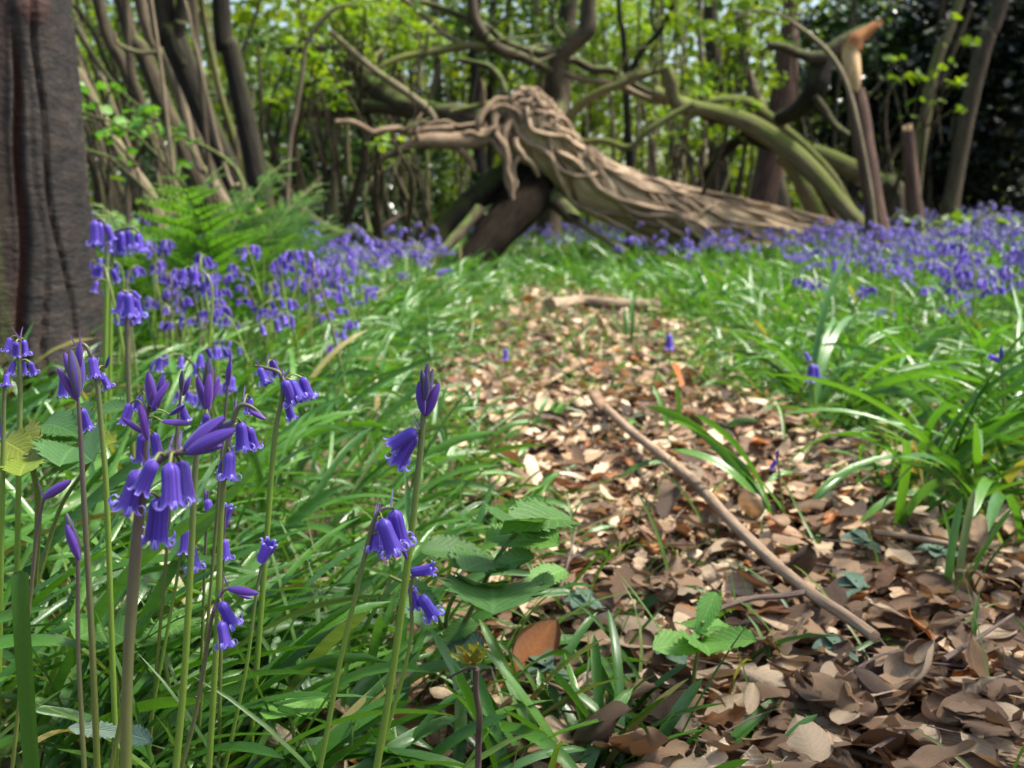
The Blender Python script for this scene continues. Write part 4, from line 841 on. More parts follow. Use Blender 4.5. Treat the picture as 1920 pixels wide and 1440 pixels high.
# ------------------------------------------------------------------ bracken ferns
def frond(seed, L):
    """bracken frond: rachis with paired pinnae of small leaflets, starts at origin going up and out along +x"""
    r = np.random.RandomState(seed); bend = r.uniform(.5, 1.0); th0 = r.uniform(1.3, 1.5)
    s = np.linspace(0, 1, 24); th = th0 - bend*s**2; C = np.zeros((24, 3)); C[1:, 0] = np.cumsum(np.cos(th[:-1]))*L/23; C[1:, 2] = np.cumsum(np.sin(th[:-1]))*L/23
    st = tube(C, [.003, .002, .0008], 5, 1); lv = Geo(); leafl = grid_leaf(4, 3, lambda S, C: np.sin(np.pi*np.clip(S*.9+.08, 0, 1))+.02, .2, -.4, L=1, W=.36)
    V0, Q0, T0, U0 = leafl.arrays(); pos = []; R = []; sc = []
    npn = 10
    for k in range(npn):
        u = .30+.68*k/(npn-1); i = int(u*23); c = C[i]; d = np.array((math.cos(th[i]), 0, math.sin(th[i]))); pl = L*.42*(1-((u-.30)/.74))**.85*r.uniform(.85, 1.1)+.012
        for sd in (-1, 1):
            side = np.array((0, sd, 0)); pd = side*.85 + d*.5 + np.array((0, 0, r.uniform(-.1, .15))); pd /= np.linalg.norm(pd)
            nrm = np.cross(pd, d)*sd; nrm /= np.linalg.norm(nrm)
            st.geo(tube([c, c+pd*pl*.5, c+pd*pl+np.array((0, 0, -.12*pl))], [.0011, .0004], 3, 1))
            m = max(4, int(pl/.0085)); w2 = np.cross(nrm, pd)
            for q in range(m):
                v = (q+.6)/m; pp = c+pd*pl*v + np.array((0, 0, -.12*pl*v*v)); ll = .021*(1-v*.75)*min(1, pl/.09)+.004
                for s2 in (-1, 1):
                    y = w2*s2*.9+pd*.5+nrm*r.uniform(-.15, .15); y /= np.linalg.norm(y); zz = nrm - y*np.dot(nrm, y); zz /= np.linalg.norm(zz); x = np.cross(y, zz)
                    R.append(np.stack((x, y, zz), 1)); pos.append(pp); sc.append(ll)
    lv = scatter([leafl], np.zeros(len(pos), int), np.array(R), np.array(pos), np.array(sc)); return st, lv
def build_ferns():
    r = np.random.RandomState(9); V = []
    for k in range(5):
        st, lv = frond(50+k, 1.0*.40); V.append((make_mesh('rachis', st, M_bstem), make_mesh('leaflets', lv, M_fern)))
    # (top pixel x, y, depth, number of fronds, label)
    for k, (x, y, Y, n, lab) in enumerate((
        (245, 318, 2.3, 4, 'tall bracken plant unfolding against the birch edge'), (345, 300, 2.3, 4, 'tallest feathery bracken plant below the forked mossy trunk'), (410, 345, 2.2, 3, 'bracken plant with one raised curling frond tip'),
        (310, 385, 2.2, 4, 'broad bracken plant behind the drooping line of bluebells'), (470, 415, 2.4, 4, 'bracken plant arching at the foot of the leaning trunks'), (545, 430, 2.8, 3, 'small bracken plant by the low branch on the ground'),
        (430, 440, 2.2, 4, 'pale low bracken plant among the bluebell drift'), (265, 420, 2.1, 3, 'short bracken plant growing close behind the birch'), (500, 380, 3.0, 3, 'far bracken plant between the leaning trunks'))):
        t = P(x, y-28, Y); b = np.array((t[0], Y, gz(t[0], Y))); h = t[2]-b[2]; root = empty('bracken_fern', b, lab, 'fern', 'bracken ferns by the leaning trunks')
        s = h/.35
        for j in range(n-1):
            a = j*6.28/(n-1) + r.uniform(-.5, .5) + 1.0; sc = s*(1.0 if j == 0 else r.uniform(.72, .98)); M = np.eye(4); M[:2, :2] = ((math.cos(a), -math.sin(a)), (math.sin(a), math.cos(a))); M[:3, :3] *= sc
            rm, lm = V[(k+j) % 5]; f = link('frond', rm, root, M); link('leaflets', lm, f)
build_ferns()

# ------------------------------------------------------------------ birch trunk close by
def build_birch():
    Y = 1.72; b = P(18, 770, Y); base = np.array((b[0], Y, 0.0))
    root = empty('birch_tree', base, 'dark old birch with split reddish bark and moss at its foot', 'tree')
    nz, m = 260, 220; zz = np.concatenate((np.linspace(-.05, 1.3, 230), np.linspace(1.36, 6.5, 30))); a = np.linspace(0, 2*np.pi, m+1)
    Z, A = np.meshgrid(zz, a, indexing='ij')
    def rad(z): return np.interp(z, [-.05, .02, .12, .35, .8, 1.3, 3, 6.5], [.215, .185, .155, .135, .118, .108, .092, .055])
    R0 = rad(Z); cx = base[0] - .030*smooth(.1, 1.2, Z)*0 + .012*np.sin(Z*2.2) - .02*Z*0
    # vertical furrows: pick angles, wander with height
    r = np.random.RandomState(4); fur = np.zeros_like(Z)
    for ang, w_, dpt in ((-1.40, .045, 1.), (-.93, .045, 1.), (-1.16, .02, .5), (-1.62, .05, .8), (-1.9, .03, .7), (-.55, .025, .6), (-2.4, .05, .9), (.4, .05, .8), (1.6, .05, .8), (2.7, .05, .8), (-1.42, .018, .5), (-.80, .016, .6)):
        cen = ang + .07*np.sin(Z*7+ang*9) + .03*np.sin(Z*23+ang*5) + .16*(Z-.5)*np.sin(ang*3); dd = np.angle(np.exp(1j*(A-cen)))
        act = .35+.65*smooth(-.4, .4, np.sin(Z*5.2+ang*13)+.35*np.sin(Z*17+ang))
        fur = np.maximum(fur, dpt*act*np.exp(-(dd/w_)**2))
    bc = .06*np.sin(Z*6)+.03*np.sin(Z*17); fur = np.maximum(fur, .40*smooth(-1.44, -1.34, A-2*np.pi*(A > np.pi)+bc)*smooth(-.86, -.98, A-2*np.pi*(A > np.pi)+bc))
    X3 = np.stack((np.cos(A)*3, np.sin(A)*3, Z), -1).reshape(-1, 3)
    band = sins3(X3*np.array((1.3, 1.3, 26)), 1.6, 5).reshape(Z.shape); lump = sins3(X3*np.array((2.2, 2.2, 4)), 1.3, 6).reshape(Z.shape); fine = sins3(X3*np.array((9, 9, 60)), 1.5, 8).reshape(Z.shape)
    knot = np.zeros_like(Z)
    for ang, kz, sz in ((-.62, .62, .03), (-.30, .80, .025), (-1.75, .78, .035)):
        knot += np.exp(-((np.angle(np.exp(1j*(A-ang)))*.12)**2 + (Z-kz)**2)/sz**2)
    Rr = R0*(1 + .020*lump + .010*band + .008*fine + .06*knot) - .024*fur
    V = np.stack((cx + np.cos(A)*Rr, Y + np.sin(A)*Rr, Z), -1)
    V[:, -1] = V[:, 0]
    i, j = np.meshgrid(np.arange(len(zz)-1), np.arange(m), indexing='ij'); q = np.stack((i*(m+1)+j, i*(m+1)+j+1, (i+1)*(m+1)+j+1, (i+1)*(m+1)+j), -1).reshape(-1, 4)
    g = Geo().add(V.reshape(-1, 3), q, None, np.stack((A*.12, Z), -1).reshape(-1, 2)); o = part('trunk', g, M_birch, root)
    for nm, val in (('furrow', np.maximum(fur, .7*knot)), ('moss', smooth(.62, .30, Z)*smooth(-.95, -1.35, np.where(A > np.pi, A-2*np.pi, A))*smooth(-3.2, -2.6, np.where(A > np.pi, A-2*np.pi, A)))):
        at = o.data.attributes.new(nm, 'FLOAT', 'POINT'); at.data.foreach_set('value', val.astype(np.float32).ravel())
    # limbs and crown, high above the frame; crown thickened to shade the left
    lim = Geo(); pts = []
    for k in range(9):
        z = 2.5+k*.40; a_ = k*2.4; L = 2.0-.13*k; p0 = np.array((base[0], Y, z)); p1 = p0+np.array((math.cos(a_)*L*.5, math.sin(a_)*L*.5, L*.5)); p2 = p0+np.array((math.cos(a_)*L, math.sin(a_)*L, L*.65))
        lim.geo(tube([p0, p1, p2], [.03, .008], 6, 4)); pts += [p1, p2, (p1+p2)/2]
    part('limb', lim, M_bark_brown, root)
    part('crown', leaf_clumps(np.array(pts), .62, 5200, .07, 3), M_mid, root)
def leaf_clumps(centres, spread, n, size, seed, flat=.55, shape=None):
    r = np.random.RandomState(seed); c = centres[r.randint(0, len(centres), n)]
    d = r.normal(size=(n, 3)); d /= np.linalg.norm(d, axis=1)[:, None]; d *= (r.uniform(0, 1, n)**.45)[:, None]*spread; d[:, 2] *= flat
    lv = [grid_leaf(4, 3, lambda S, C: np.sin(np.pi*np.clip(S*.92+.05, 0, 1))**.8+.03, f, cu, L=1, W=.72) for f, cu in ((.2, -.5), (.35, .3), (.1, -.9))] if shape is None else shape
    R = eulerM(r.uniform(0, 6.28, n), r.normal(-.25, .45, n), r.normal(0, .5, n))
    return scatter(lv, r.randint(0, len(lv), n), R, c+d, size*r.uniform(.6, 1.25, n))
build_birch()

# ------------------------------------------------------------------ fallen ivy-bound tree
def build_fallen():
    b = P(850, 520, 5.3); root = empty('fallen_tree', (P(1000, 300, 5.7)[0], 5.7, 0.0), 'fallen tree trunk bound in thick ivy stems propped on dark broken limbs', 'tree')
    r = np.random.RandomState(3)
    def br(name, pts, w, mat, seed=0, m=14, rough=.19, wob=0.0, jag=0.0, sub=6, fsc=26):
        q = [P(*p) for p in pts]; ww = np.array([a/2/FPX*p[2] for a, p in zip(np.interp(np.linspace(0, 1, len(pts)), np.linspace(0, 1, len(w)), w), pts)])
        return part(name, tube(q, ww, m, sub, rough, seed, wob, jag, fsc), mat, root)
    tr = [(1690, 500, 7.1), (1600, 492, 6.9), (1480, 462, 6.7), (1340, 428, 6.4), (1220, 398, 6.1), (1120, 356, 5.85), (1050, 310, 5.7), (1010, 262, 5.62), (985, 222, 5.6), (968, 192, 5.62)]
    br('trunk', tr, [80, 112, 116, 108, 100, 96, 98, 104, 98, 74], M_fallen, 2, 40, .10, 0, .05, 10, 10)
    # dark propping limbs
    br('limb', [(985, 312, 5.75), (935, 342, 5.65), (884, 378, 5.55), (846, 420, 5.48), (812, 468, 5.4), (782, 512, 5.35)], [58, 56, 46, 42, 42, 46], M_bark_dark, 4, 22, .22)
    br('limb', [(1005, 300, 5.75), (990, 360, 5.6), (952, 410, 5.45), (910, 462, 5.3), (866, 515, 5.15), (844, 545, 5.1)], [90, 92, 84, 74, 64, 60], M_prop, 5, 26, .20)
    br('branch', [(900, 392, 5.3), (870, 428, 5.22), (835, 465, 5.12), (795, 508, 5.0)], [22, 20, 18, 15], M_bark_brown, 6)
    br('branch', [(1000, 340, 5.7), (1040, 375, 5.6), (1078, 410, 5.5)], [44, 34, 28], M_bark_brown, 7, 12, .12, 0, .03)
    br('branch', [(1075, 412, 5.8), (1120, 440, 5.8), (1175, 472, 5.8)], [14, 13, 12], M_bark_pale, 8)
    # left arm
    br('branch', [(1000, 245, 5.65), (940, 248, 5.5), (880, 262, 5.4), (800, 265, 5.3), (768, 274, 5.28), (735, 286, 5.26)], [66, 48, 32, 26, 19, 9], M_ivy_d, 9, 14, .26, .0, .04)
    br('branch', [(800, 270, 5.3), (755, 280, 5.28), (715, 298, 5.25), (688, 318, 5.22)], [24, 20, 15, 7], M_bark_brown, 10)
    br('branch', [(850, 240, 5.35), (770, 246, 5.3), (735, 240, 5.25), (700, 248, 5.2), (665, 232, 5.15), (628, 228, 5.1)], [17, 15, 14, 13, 12, 9], M_ivy_d, 11, 9, .1, .01)
    br('branch', [(920, 235, 5.5), (870, 222, 5.6), (820, 215, 5.8), (750, 195, 6.0), (700, 160, 6.2), (665, 120, 6.4), (600, 92, 6.6), (540, 95, 6.8)], [60, 52, 44, 40, 38, 34, 28, 20], M_bark_brown, 12, 14, .12)
    br('branch', [(930, 255, 5.6), (860, 245, 5.7), (780, 215, 5.9), (690, 200, 6.1), (620, 208, 6.3), (560, 215, 6.5)], [26, 24, 22, 24, 20, 12], M_bark_brown, 13)
    br('branch', [(815, 225, 5.5), (800, 203, 5.5), (760, 172, 5.5), (700, 130, 5.5), (655, 90, 5.5), (620, 60, 5.5)], [13, 14, 14, 13, 11, 9], M_bark_pale, 14)
    # crown branches above and right
    br('branch', [(1035, 235, 5.9), (1050, 195, 6.0), (1042, 150, 6.0), (1046, 112, 6.0), (1075, 80, 6.0), (1100, 55, 6.0), (1102, 10, 6.0), (1110, -60, 6.0)], [34, 30, 30, 30, 34, 32, 26, 22], M_bark_brown, 15, 12, .14)
    br('branch', [(1045, 140, 6.0), (990, 112, 5.9), (935, 92, 5.8), (910, 70, 5.8), (892, 40, 5.8), (885, 0, 5.8), (880, -60, 5.8)], [18, 20, 20, 20, 20, 18, 14], M_bark_brown, 16)
    br('branch', [(920, 88, 5.8), (880, 85, 5.8), (845, 90, 5.8), (790, 100, 5.75), (745, 110, 5.7), (708, 128, 5.65)], [16, 16, 15, 14, 12, 8], M_bark_moss, 17)
    br('branch', [(870, 84, 5.8), (830, 62, 5.8), (790, 25, 5.8), (760, 0, 5.8), (740, -30, 5.8)], [11, 11, 10, 9, 8], M_bark_pale, 18)
    br('branch', [(1040, 100, 6.0), (990, 95, 5.9), (945, 78, 5.85), (920, 55, 5.85), (880, 36, 5.8), (820, 12, 5.8), (770, 0, 5.75)], [15, 15, 13, 11, 12, 10, 8], M_bark_brown, 19)
    br('branch', [(1055, 235, 5.9), (1085, 200, 5.85), (1120, 175, 5.8), (1170, 155, 5.75), (1215, 138, 5.7), (1250, 128, 5.7)], [16, 17, 15, 15, 14, 12], M_bark_moss, 20)
    br('branch', [(1250, 126, 5.7), (1258, 150, 5.7), (1262, 185, 5.75), (1290, 205, 5.8)], [18, 22, 26, 28], M_bark_moss, 21)
    br('branch', [(1040, 115, 6.0), (1075, 112, 6.1), (1110, 130, 6.1), (1145, 132, 6.1), (1175, 150, 6.1), (1215, 172, 6.1), (1255, 180, 6.1)], [15, 15, 15, 14, 13, 13, 13], M_bark_brown, 22)
    br('branch', [(1050, 135, 6.1), (1100, 150, 6.1), (1150, 156, 6.1), (1200, 178, 6.2), (1250, 192, 6.2)], [14, 13, 13, 14, 13], M_bark_pale, 23)
    br('branch', [(1030, 275, 5.75), (1075, 270, 5.7), (1130, 264, 5.6), (1180, 276, 5.55), (1215, 245, 5.5), (1262, 215, 5.5), (1300, 195, 5.5)], [17, 15, 13, 13, 13, 13, 13], M_bark_moss, 24)
    br('branch', [(1000, 200, 5.65), (940, 192, 5.55), (890, 200, 5.5), (845, 210, 5.5)], [12, 12, 11, 9], M_bark_moss, 25)
    br('branch', [(905, 200, 5.5), (906, 172, 5.48), (903, 148, 5.46)], [11, 10, 5], M_ivy_d, 26)
    br('branch', [(965, 195, 5.6), (968, 172, 5.58), (971, 160, 5.57)], [10, 9, 7], M_bark_pale, 27)
    br('branch', [(950, 182, 5.9), (940, 150, 6.0), (915, 125, 6.1), (860, 112, 6.3)], [14, 13, 12, 9], M_bark_brown, 28)
    br('branch', [(860, 280, 5.35), (880, 300, 5.4), (890, 322, 5.4)], [13, 12, 8], M_ivy_d, 29)
    # branch resting on the ground to the left
    br('branch', [(835, 500, 5.2), (790, 478, 5.25), (740, 460, 5.3), (690, 446, 5.3), (630, 440, 5.3), (580, 410, 5.3), (545, 370, 5.3), (515, 330, 5.3), (470, 280, 5.4)], [36, 34, 30, 28, 28, 26, 22, 18, 12], M_bark_brown, 30, 12, .12)
    br('branch', [(590, 425, 5.35), (640, 455, 5.3), (680, 475, 5.25)], [10, 11, 12], M_bark_brown, 31)
    br('branch', [(710, 445, 5.4), (725, 420, 5.4), (760, 400, 5.5)], [9, 7, 4], M_bark_red, 32)
    rt = np.random.RandomState(12)
    for k in range(30):      # fine dead twigs off the boughs
        x0, y0, yy = ((700, 140, 6.0), (900, 80, 5.8), (1000, 120, 5.9), (1070, 85, 6.0), (1150, 150, 5.9), (1220, 140, 5.7), (800, 95, 5.75), (640, 210, 5.9), (590, 410, 5.3), (760, 245, 5.25))[k % 10]
        a = rt.uniform(-2.6, .0) if k % 10 != 8 else rt.uniform(-2.2, -1); L = rt.uniform(50, 150); x1, y1 = x0+math.cos(a)*L, y0+math.sin(a)*L*.8
        br('twig', [(x0, y0, yy), ((x0+x1)/2+rt.normal(0, 12), (y0+y1)/2+rt.normal(0, 12), yy+rt.normal(0, .08)), (x1, y1, yy+rt.normal(0, .2))], [6, 4, 2], M_bark_brown if k % 2 else M_bark_pale, 300+k, 6, .1)
    # ivy stems winding over the trunk
    C = catmull(np.array([P(*p) for p in tr]), 10); rads = np.interp(np.linspace(0, 1, len(C)), np.linspace(0, 1, 10), np.array([80, 112, 116, 108, 100, 96, 98, 104, 98, 74])/2/FPX*np.array([p[2] for p in tr]))
    d = np.gradient(C, axis=0); d /= np.linalg.norm(d, axis=1)[:, None]
    e1 = np.array((0, 0, 1.)) - d*d[:, 2:3]; e1 /= np.linalg.norm(e1, axis=1)[:, None]; e2 = np.cross(d, e1); e2 *= np.where(e2[:, 1:2] > 0, -1, 1)   # e1 up, e2 towards the viewer
    n = len(C)
    def ivy(path, w, mat, seed, out=1.02):
        pts = []
        for t, a in path:
            i = min(max(t*(n-1), 0), n-1.001); k = int(i); f = i-k; c = C[k]*(1-f)+C[k+1]*f; u = e1[k]*(1-f)+e1[k+1]*f; v = e2[k]*(1-f)+e2[k+1]*f; R = rads[k]*(1-f)+rads[k+1]*f
            pts.append(c + (u*math.cos(a)+v*math.sin(a))*R*out)
        part('ivy_stem', tube(pts, [w*.9/2, w/2, w/2, w*.8/2], 9, 8, .28, seed, .007, 0, 60), mat, root)
    for k in range(26):      # long strands running down the trunk, weaving
        a = r.uniform(-.5, 2.0) if k < 19 else r.uniform(-.4, .5); t0 = r.uniform(.68, .95); t1 = r.uniform(.05, .42); m = 9; path = []
        for i in range(m):
            t = t0+(t1-t0)*i/(m-1); path.append((t, a)); a += r.normal(0, .46) - .10*(a-.8)
        ivy(path, r.uniform(.012, .036), M_ivy if k % 4 else M_ivy_d, 60+k, 1.03+.05*(k % 4))
    for k in range(8):       # short cross links
        t = r.uniform(.3, .75); a = r.uniform(0, 1.8); ivy([(t, a), (t-.03, a+.4), (t-.07, a+.55), (t-.10, a+1.0)], r.uniform(.016, .026), M_ivy, 90+k, 1.06)
    for k in range(30):      # tangle on the head
        a = r.uniform(-2.2, 2.4); t = r.uniform(.82, 1.0); path = []
        for i in range(6): path.append((min(t, .999), a)); a += r.normal(0, .55); t += r.normal(0, .05)
        ivy(path, r.uniform(.011, .030), M_ivy_d, 120+k, 1.04+.06*(k % 4))
    for k, pts in enumerate((      # roots hanging from the head
        [(930, 215, 5.45), (925, 245, 5.42), (945, 275, 5.4), (950, 310, 5.4), (958, 345, 5.4), (962, 378, 5.4)], [(955, 225, 5.45), (945, 260, 5.42), (955, 300, 5.41), (948, 330, 5.4), (958, 365, 5.4)],
        [(975, 290, 5.5), (962, 315, 5.45), (968, 345, 5.43), (955, 370, 5.42)], [(905, 228, 5.45), (915, 255, 5.42), (935, 280, 5.4), (942, 300, 5.4)], [(890, 238, 5.4), (905, 215, 5.42), (935, 200, 5.45), (965, 205, 5.45), (985, 225, 5.45)],
        [(895, 250, 5.4), (900, 225, 5.38), (925, 190, 5.45), (955, 182, 5.5)], [(930, 240, 5.4), (905, 255, 5.38), (880, 248, 5.36), (850, 262, 5.34), (820, 250, 5.32), (790, 256, 5.3)], [(900, 230, 5.4), (860, 236, 5.36), (830, 228, 5.34), (800, 232, 5.32), (785, 222, 5.3)],
        [(785, 262, 5.26), (780, 235, 5.26), (790, 212, 5.3)], [(1035, 225, 5.6), (1046, 238, 5.58), (1035, 255, 5.56)], [(980, 270, 5.48), (1000, 255, 5.5), (1030, 262, 5.5), (1045, 285, 5.52)], [(965, 260, 5.42), (975, 285, 5.42), (990, 300, 5.44), (1010, 330, 5.5)])):
        w = (17, 13, 10, 13, 11, 13, 11, 9, 8, 7, 9, 12)[k]; br('hanging_root', pts, [w, w*.9, w*.55], M_ivy_d if k not in (2, 10, 11) else M_ivy, 200+k, 9, .16, .006, 0, 6, 60)
build_fallen()

# ------------------------------------------------------------------ standing trees and saplings
def tree(name, lab, stems, mat, crown=None, group=None, up=5.0, cat='tree', trunkname='trunk', cs=.06, cn=350, foot=True):
    """stems: list of (pixel polyline top to bottom with one depth or per-point, widths px, mat or None, kind)"""
    root = None; tops = []
    for k, (pts, Y, wd, mt, nm, grow) in enumerate(stems):
        Yv = Y if hasattr(Y, '__len__') else [Y]*len(pts)
        q = [P(x, y, yy) for (x, y), yy in zip(pts, Yv)]; ww = list(np.interp(np.linspace(0, 1, len(q)), np.linspace(0, 1, len(wd)), wd)/2/FPX*np.array(Yv))
        if nm == 'trunk' and foot:
            d = q[-1]-q[-2]; d = d/max(abs(d[2]), .05); zb = float(gz(q[-1][0], q[-1][1]))-.08
            if q[-1][2] > zb: q.append(q[-1]+d*min(1, abs(1))*(q[-1][2]-zb)*np.array((.6, .6, 1))); ww.append(ww[-1]*1.15)
        if root is None:
            root = empty(name, (q[-1][0], q[-1][1], float(gz(q[-1][0], q[-1][1]))), lab, cat, group)
        if grow:
            d = q[0]-q[1]; d = d/np.linalg.norm(d)*.6+np.array((0, 0, .5)); h = max(grow-q[0][2], .1); add = [q[0]+d*h*.55+np.array((.05*h, 0, 0)), q[0]+d*h]
            q = [add[1], add[0]]+q; ww = [ww[0]*.35, ww[0]*.7]+ww; tops += [add[1], add[0], (add[0]+add[1])/2]
        part(nm, tube(q, ww, 16 if max(ww) > .03 else 9, 7, .17, k+len(lab), 0.0, 0.0, 24), mt or mat, root)
    if tops and crown:
        r = np.random.RandomState(len(lab)); tops = np.array(tops); c = np.concatenate([tops + r.normal(0, .55, tops.shape) for _ in range(4)])
        part('crown', leaf_clumps(c, .5, cn, cs, len(lab)), crown, root)
    return root
def build_trees():
    S = lambda pts, Y, w, mt=None, nm='trunk', grow=0: (pts, Y, w, mt, nm, grow)
    tree('leaning_tree', 'dark forked trunk with a mossy lit edge leaning over the ferns', [
        S([(298, -30), (322, 60), (352, 140), (385, 220), (430, 320), (468, 400), (495, 455)], 4.2, [44, 46, 48, 44, 42, 42, 46], grow=4.5), S([(345, -20), (338, 40), (330, 85), (345, 125)], 4.18, [22, 25, 30, 30], None, 'limb', 3.8),
        S([(215, 60), (222, 82), (260, 98), (300, 97)], 4.1, [6, 8, 9, 9], M_bark_pale, 'branch')], M_bark_dark, M_mid)
    tree('leaning_tree', 'straight dark mossy trunk leaning beside the forked one', [S([(412, -30), (432, 90), (452, 190), (474, 290), (492, 380), (500, 420)], 4.5, [32, 35, 36, 38, 42, 44], grow=5)], M_bark_dark, M_mid)
    tree('hazel_coppice', 'cluster of grey brown coppice stems fanning out behind the dark leaning trunks', [
        S([(225, -20), (268, 100), (318, 220), (372, 340), (420, 440)], 5.0, [26, 28, 32, 36, 38], grow=4), S([(262, -20), (320, 120), (372, 250), (415, 350), (440, 440)], 5.1, [30, 32, 34, 34, 36], M_bark_pale, grow=4.4),
        S([(180, -20), (236, 130), (290, 260), (350, 400)], 5.3, [20, 22, 24, 26], grow=4), S([(240, 80), (262, 180), (300, 300), (350, 420)], 4.9, [14, 16, 18, 20], grow=3), S([(380, 180), (410, 280), (440, 360), (470, 440)], 4.7, [12, 14, 16, 18], grow=3),
        S([(355, 250), (395, 330), (432, 400), (455, 445)], 4.6, [16, 18, 22, 22], M_bark_pale, grow=2.6), S([(140, 10), (175, 60), (205, 130), (250, 190)], 4.9, [9, 9, 10, 10], M_bark_dark, 'branch')], M_bark_brown, M_hazel, cs=.07)
    tree('leaning_tree', 'slim pale trunk leaning close behind the birch', [S([(120, 60), (150, 140), (190, 220), (240, 310), (275, 360), (300, 420)], 3.7, [20, 22, 22, 24, 26, 26], grow=3.2), S([(125, 20), (165, 90), (225, 170), (300, 230)], 3.9, [9, 10, 9, 8], M_bark_dark, 'branch')], M_bark_pale, M_hazel)
    tree('hazel_coppice', 'thin bright edged stems rising at the foot of the straight mossy trunk', [S([(418, 300), (450, 350), (480, 395), (515, 445)], 4.0, [8, 11, 14, 14], M_bark_pale, grow=2.2), S([(395, 330), (412, 380), (425, 440)], 4.1, [10, 12, 14], grow=2.2), S([(330, 360), (345, 400), (352, 450)], 3.6, [8, 9, 10], M_bark_pale, grow=1.6)], M_bark_brown, None)
    tree('vine', 'pale arching vine looping down beside the fallen branches', [S([(660, 8), (625, 18), (590, 55), (572, 90), (566, 140), (555, 210), (545, 260), (540, 340)], 4.9, [5, 7, 8, 9, 8, 8, 9, 8])], M_bark_pale, None, cat='vine', trunkname='stem')
    # right hand side
    tree('arched_sapling', 'pale mossy trunk arching from the fallen branches down to the bluebells', [
        S([(1225, 172), (1290, 198), (1360, 215), (1420, 240), (1480, 282), (1540, 340), (1590, 398), (1645, 458)], [6.0]*8, [22, 28, 32, 34, 36, 36, 32, 30])], M_bark_moss, None)
    tree('arched_sapling', 'second mossy bough bowed over behind the pale arched trunk', [S([(1280, 232), (1305, 205), (1345, 190), (1400, 192), (1435, 215), (1470, 242), (1520, 285), (1560, 330), (1600, 400), (1620, 450)], 6.3, [18, 20, 20, 20, 20, 18, 16, 16, 16, 16]),
        S([(1280, 200), (1330, 218), (1390, 232), (1415, 262), (1470, 280), (1510, 290)], 6.4, [12, 18, 20, 20, 22, 24], M_bark_dark, 'branch')], M_bark_moss, None)
    tree('leaning_tree', 'crooked dark trunk curling up to a broken T shaped top', [S([(1545, 95), (1535, 130), (1528, 165), (1510, 195), (1480, 215), (1440, 232), (1400, 252), (1350, 290), (1318, 340), (1300, 372)], [5.9, 5.9, 5.9, 6.0, 6.2, 6.4, 6.7, 7.0, 7.3, 7.5], [40, 44, 42, 34, 26, 24, 22, 20, 18, 18]),
        S([(1640, 48), (1615, 62), (1590, 75), (1560, 95), (1530, 115)], 5.9, [14, 26, 26, 30, 34], M_bark_brown, 'limb'), S([(1440, 84), (1465, 88), (1500, 102), (1525, 108), (1548, 108)], 5.85, [15, 18, 20, 24, 28], M_bark_brown, 'limb'),
        S([(1528, 180), (1545, 205), (1562, 232), (1590, 254)], 5.85, [12, 16, 15, 12], M_bark_brown, 'limb')], M_bark_dark, None)
    # snapped snag: trunk, torn wood face
    Y = 5.4; root = tree('snapped_snag', 'snapped reddish snag with pale torn heartwood showing near its top', [S([(1604, 168), (1608, 200), (1618, 260), (1630, 330), (1640, 400), (1645, 440)], Y, [32, 38, 40, 40, 40, 42])], M_bark_red, None)
    f = [P(1596, 82, Y-.03), P(1598, 105, Y-.04), P(1602, 135, Y-.045), P(1604, 160, Y-.05), P(1606, 178, Y-.02)]; hw = np.array([30, 34, 30, 22, 4])/2/FPX*Y
    V = []; 
    for p, h in zip(f, hw): V += [p+np.array((-h, .02, 0)), p+np.array((-h*.5, -.012, .004)), p+np.array((h*.5, -.012, -.003)), p+np.array((h, .02, 0)), p+np.array((h*.6, .06, 0)), p+np.array((-h*.6, .06, 0))]
    q = [(i*6+j, i*6+(j+1) % 6, (i+1)*6+(j+1) % 6, (i+1)*6+j) for i in range(4) for j in range(6)]; part('torn_wood', Geo().add(V, q+[(0, 1, 2, 3), (0, 3, 4, 5)], None, np.array([(a % 6*.02, a//6*.1) for a in range(30)])), M_wood, root, False)
    part('broken_top', tube([P(1598, 90, Y), P(1606, 74, Y), P(1622, 62, Y), P(1642, 46, Y)], [.045, .04, .03, .018], 12, 5, .25, 3, 0, .04, 40), M_woodred, root)
    root = tree('tree_stump', 'short pale topped cut stump standing in the dark bluebells', [S([(1702, 246), (1706, 300), (1712, 370), (1716, 400)], 6.2, [22, 26, 30, 32])], M_bark_red, None)
    part('cut_face', tube([P(1702, 250, 6.2), P(1701, 238, 6.2)], [.034, .028], 12, 2, .15, 3, 0, .02), M_wood, root)
    tree('fallen_log', 'green mossy log with a rounded grey end behind the snag', [S([(1520, 278), (1560, 298), (1600, 318), (1640, 338), (1680, 352)], 6.6, [20, 28, 32, 34, 34], M_bark_moss), S([(1655, 340), (1676, 362), (1680, 400), (1676, 440)], 6.5, [40, 50, 54, 54], M_bark_brown, 'trunk')], M_bark_moss, None, cat='log', foot=False)
    tree('leaning_tree', 'mossy trunk leaning from the grey saplings down behind the arch', [S([(1462, 290), (1490, 320), (1515, 370), (1545, 425), (1560, 450)], 6.8, [26, 30, 30, 30, 30]), S([(1530, 330), (1555, 390), (1570, 440)], 6.9, [18, 20, 24], M_bark_red)], M_bark_moss, None)
    tree('vine', 'grey whip like stem arching over in front of the snapped snag', [S([(1372, 38), (1410, 20), (1455, 25), (1500, 52), (1545, 90), (1575, 130), (1595, 180), (1612, 250), (1628, 330), (1640, 420)], 5.2, [3, 5, 6, 8, 10, 10, 9, 8, 8, 8])], M_bark_pale, None, cat='vine')
    tree('pine_tree', 'reddish pine trunk rising behind the crooked dark trunk', [S([(1485, -20), (1480, 80), (1468, 180), (1448, 290), (1425, 390), (1415, 430)], 8.0, [30, 36, 46, 50, 48, 50], grow=6)], M_bark_red, M_mid, cs=.08)
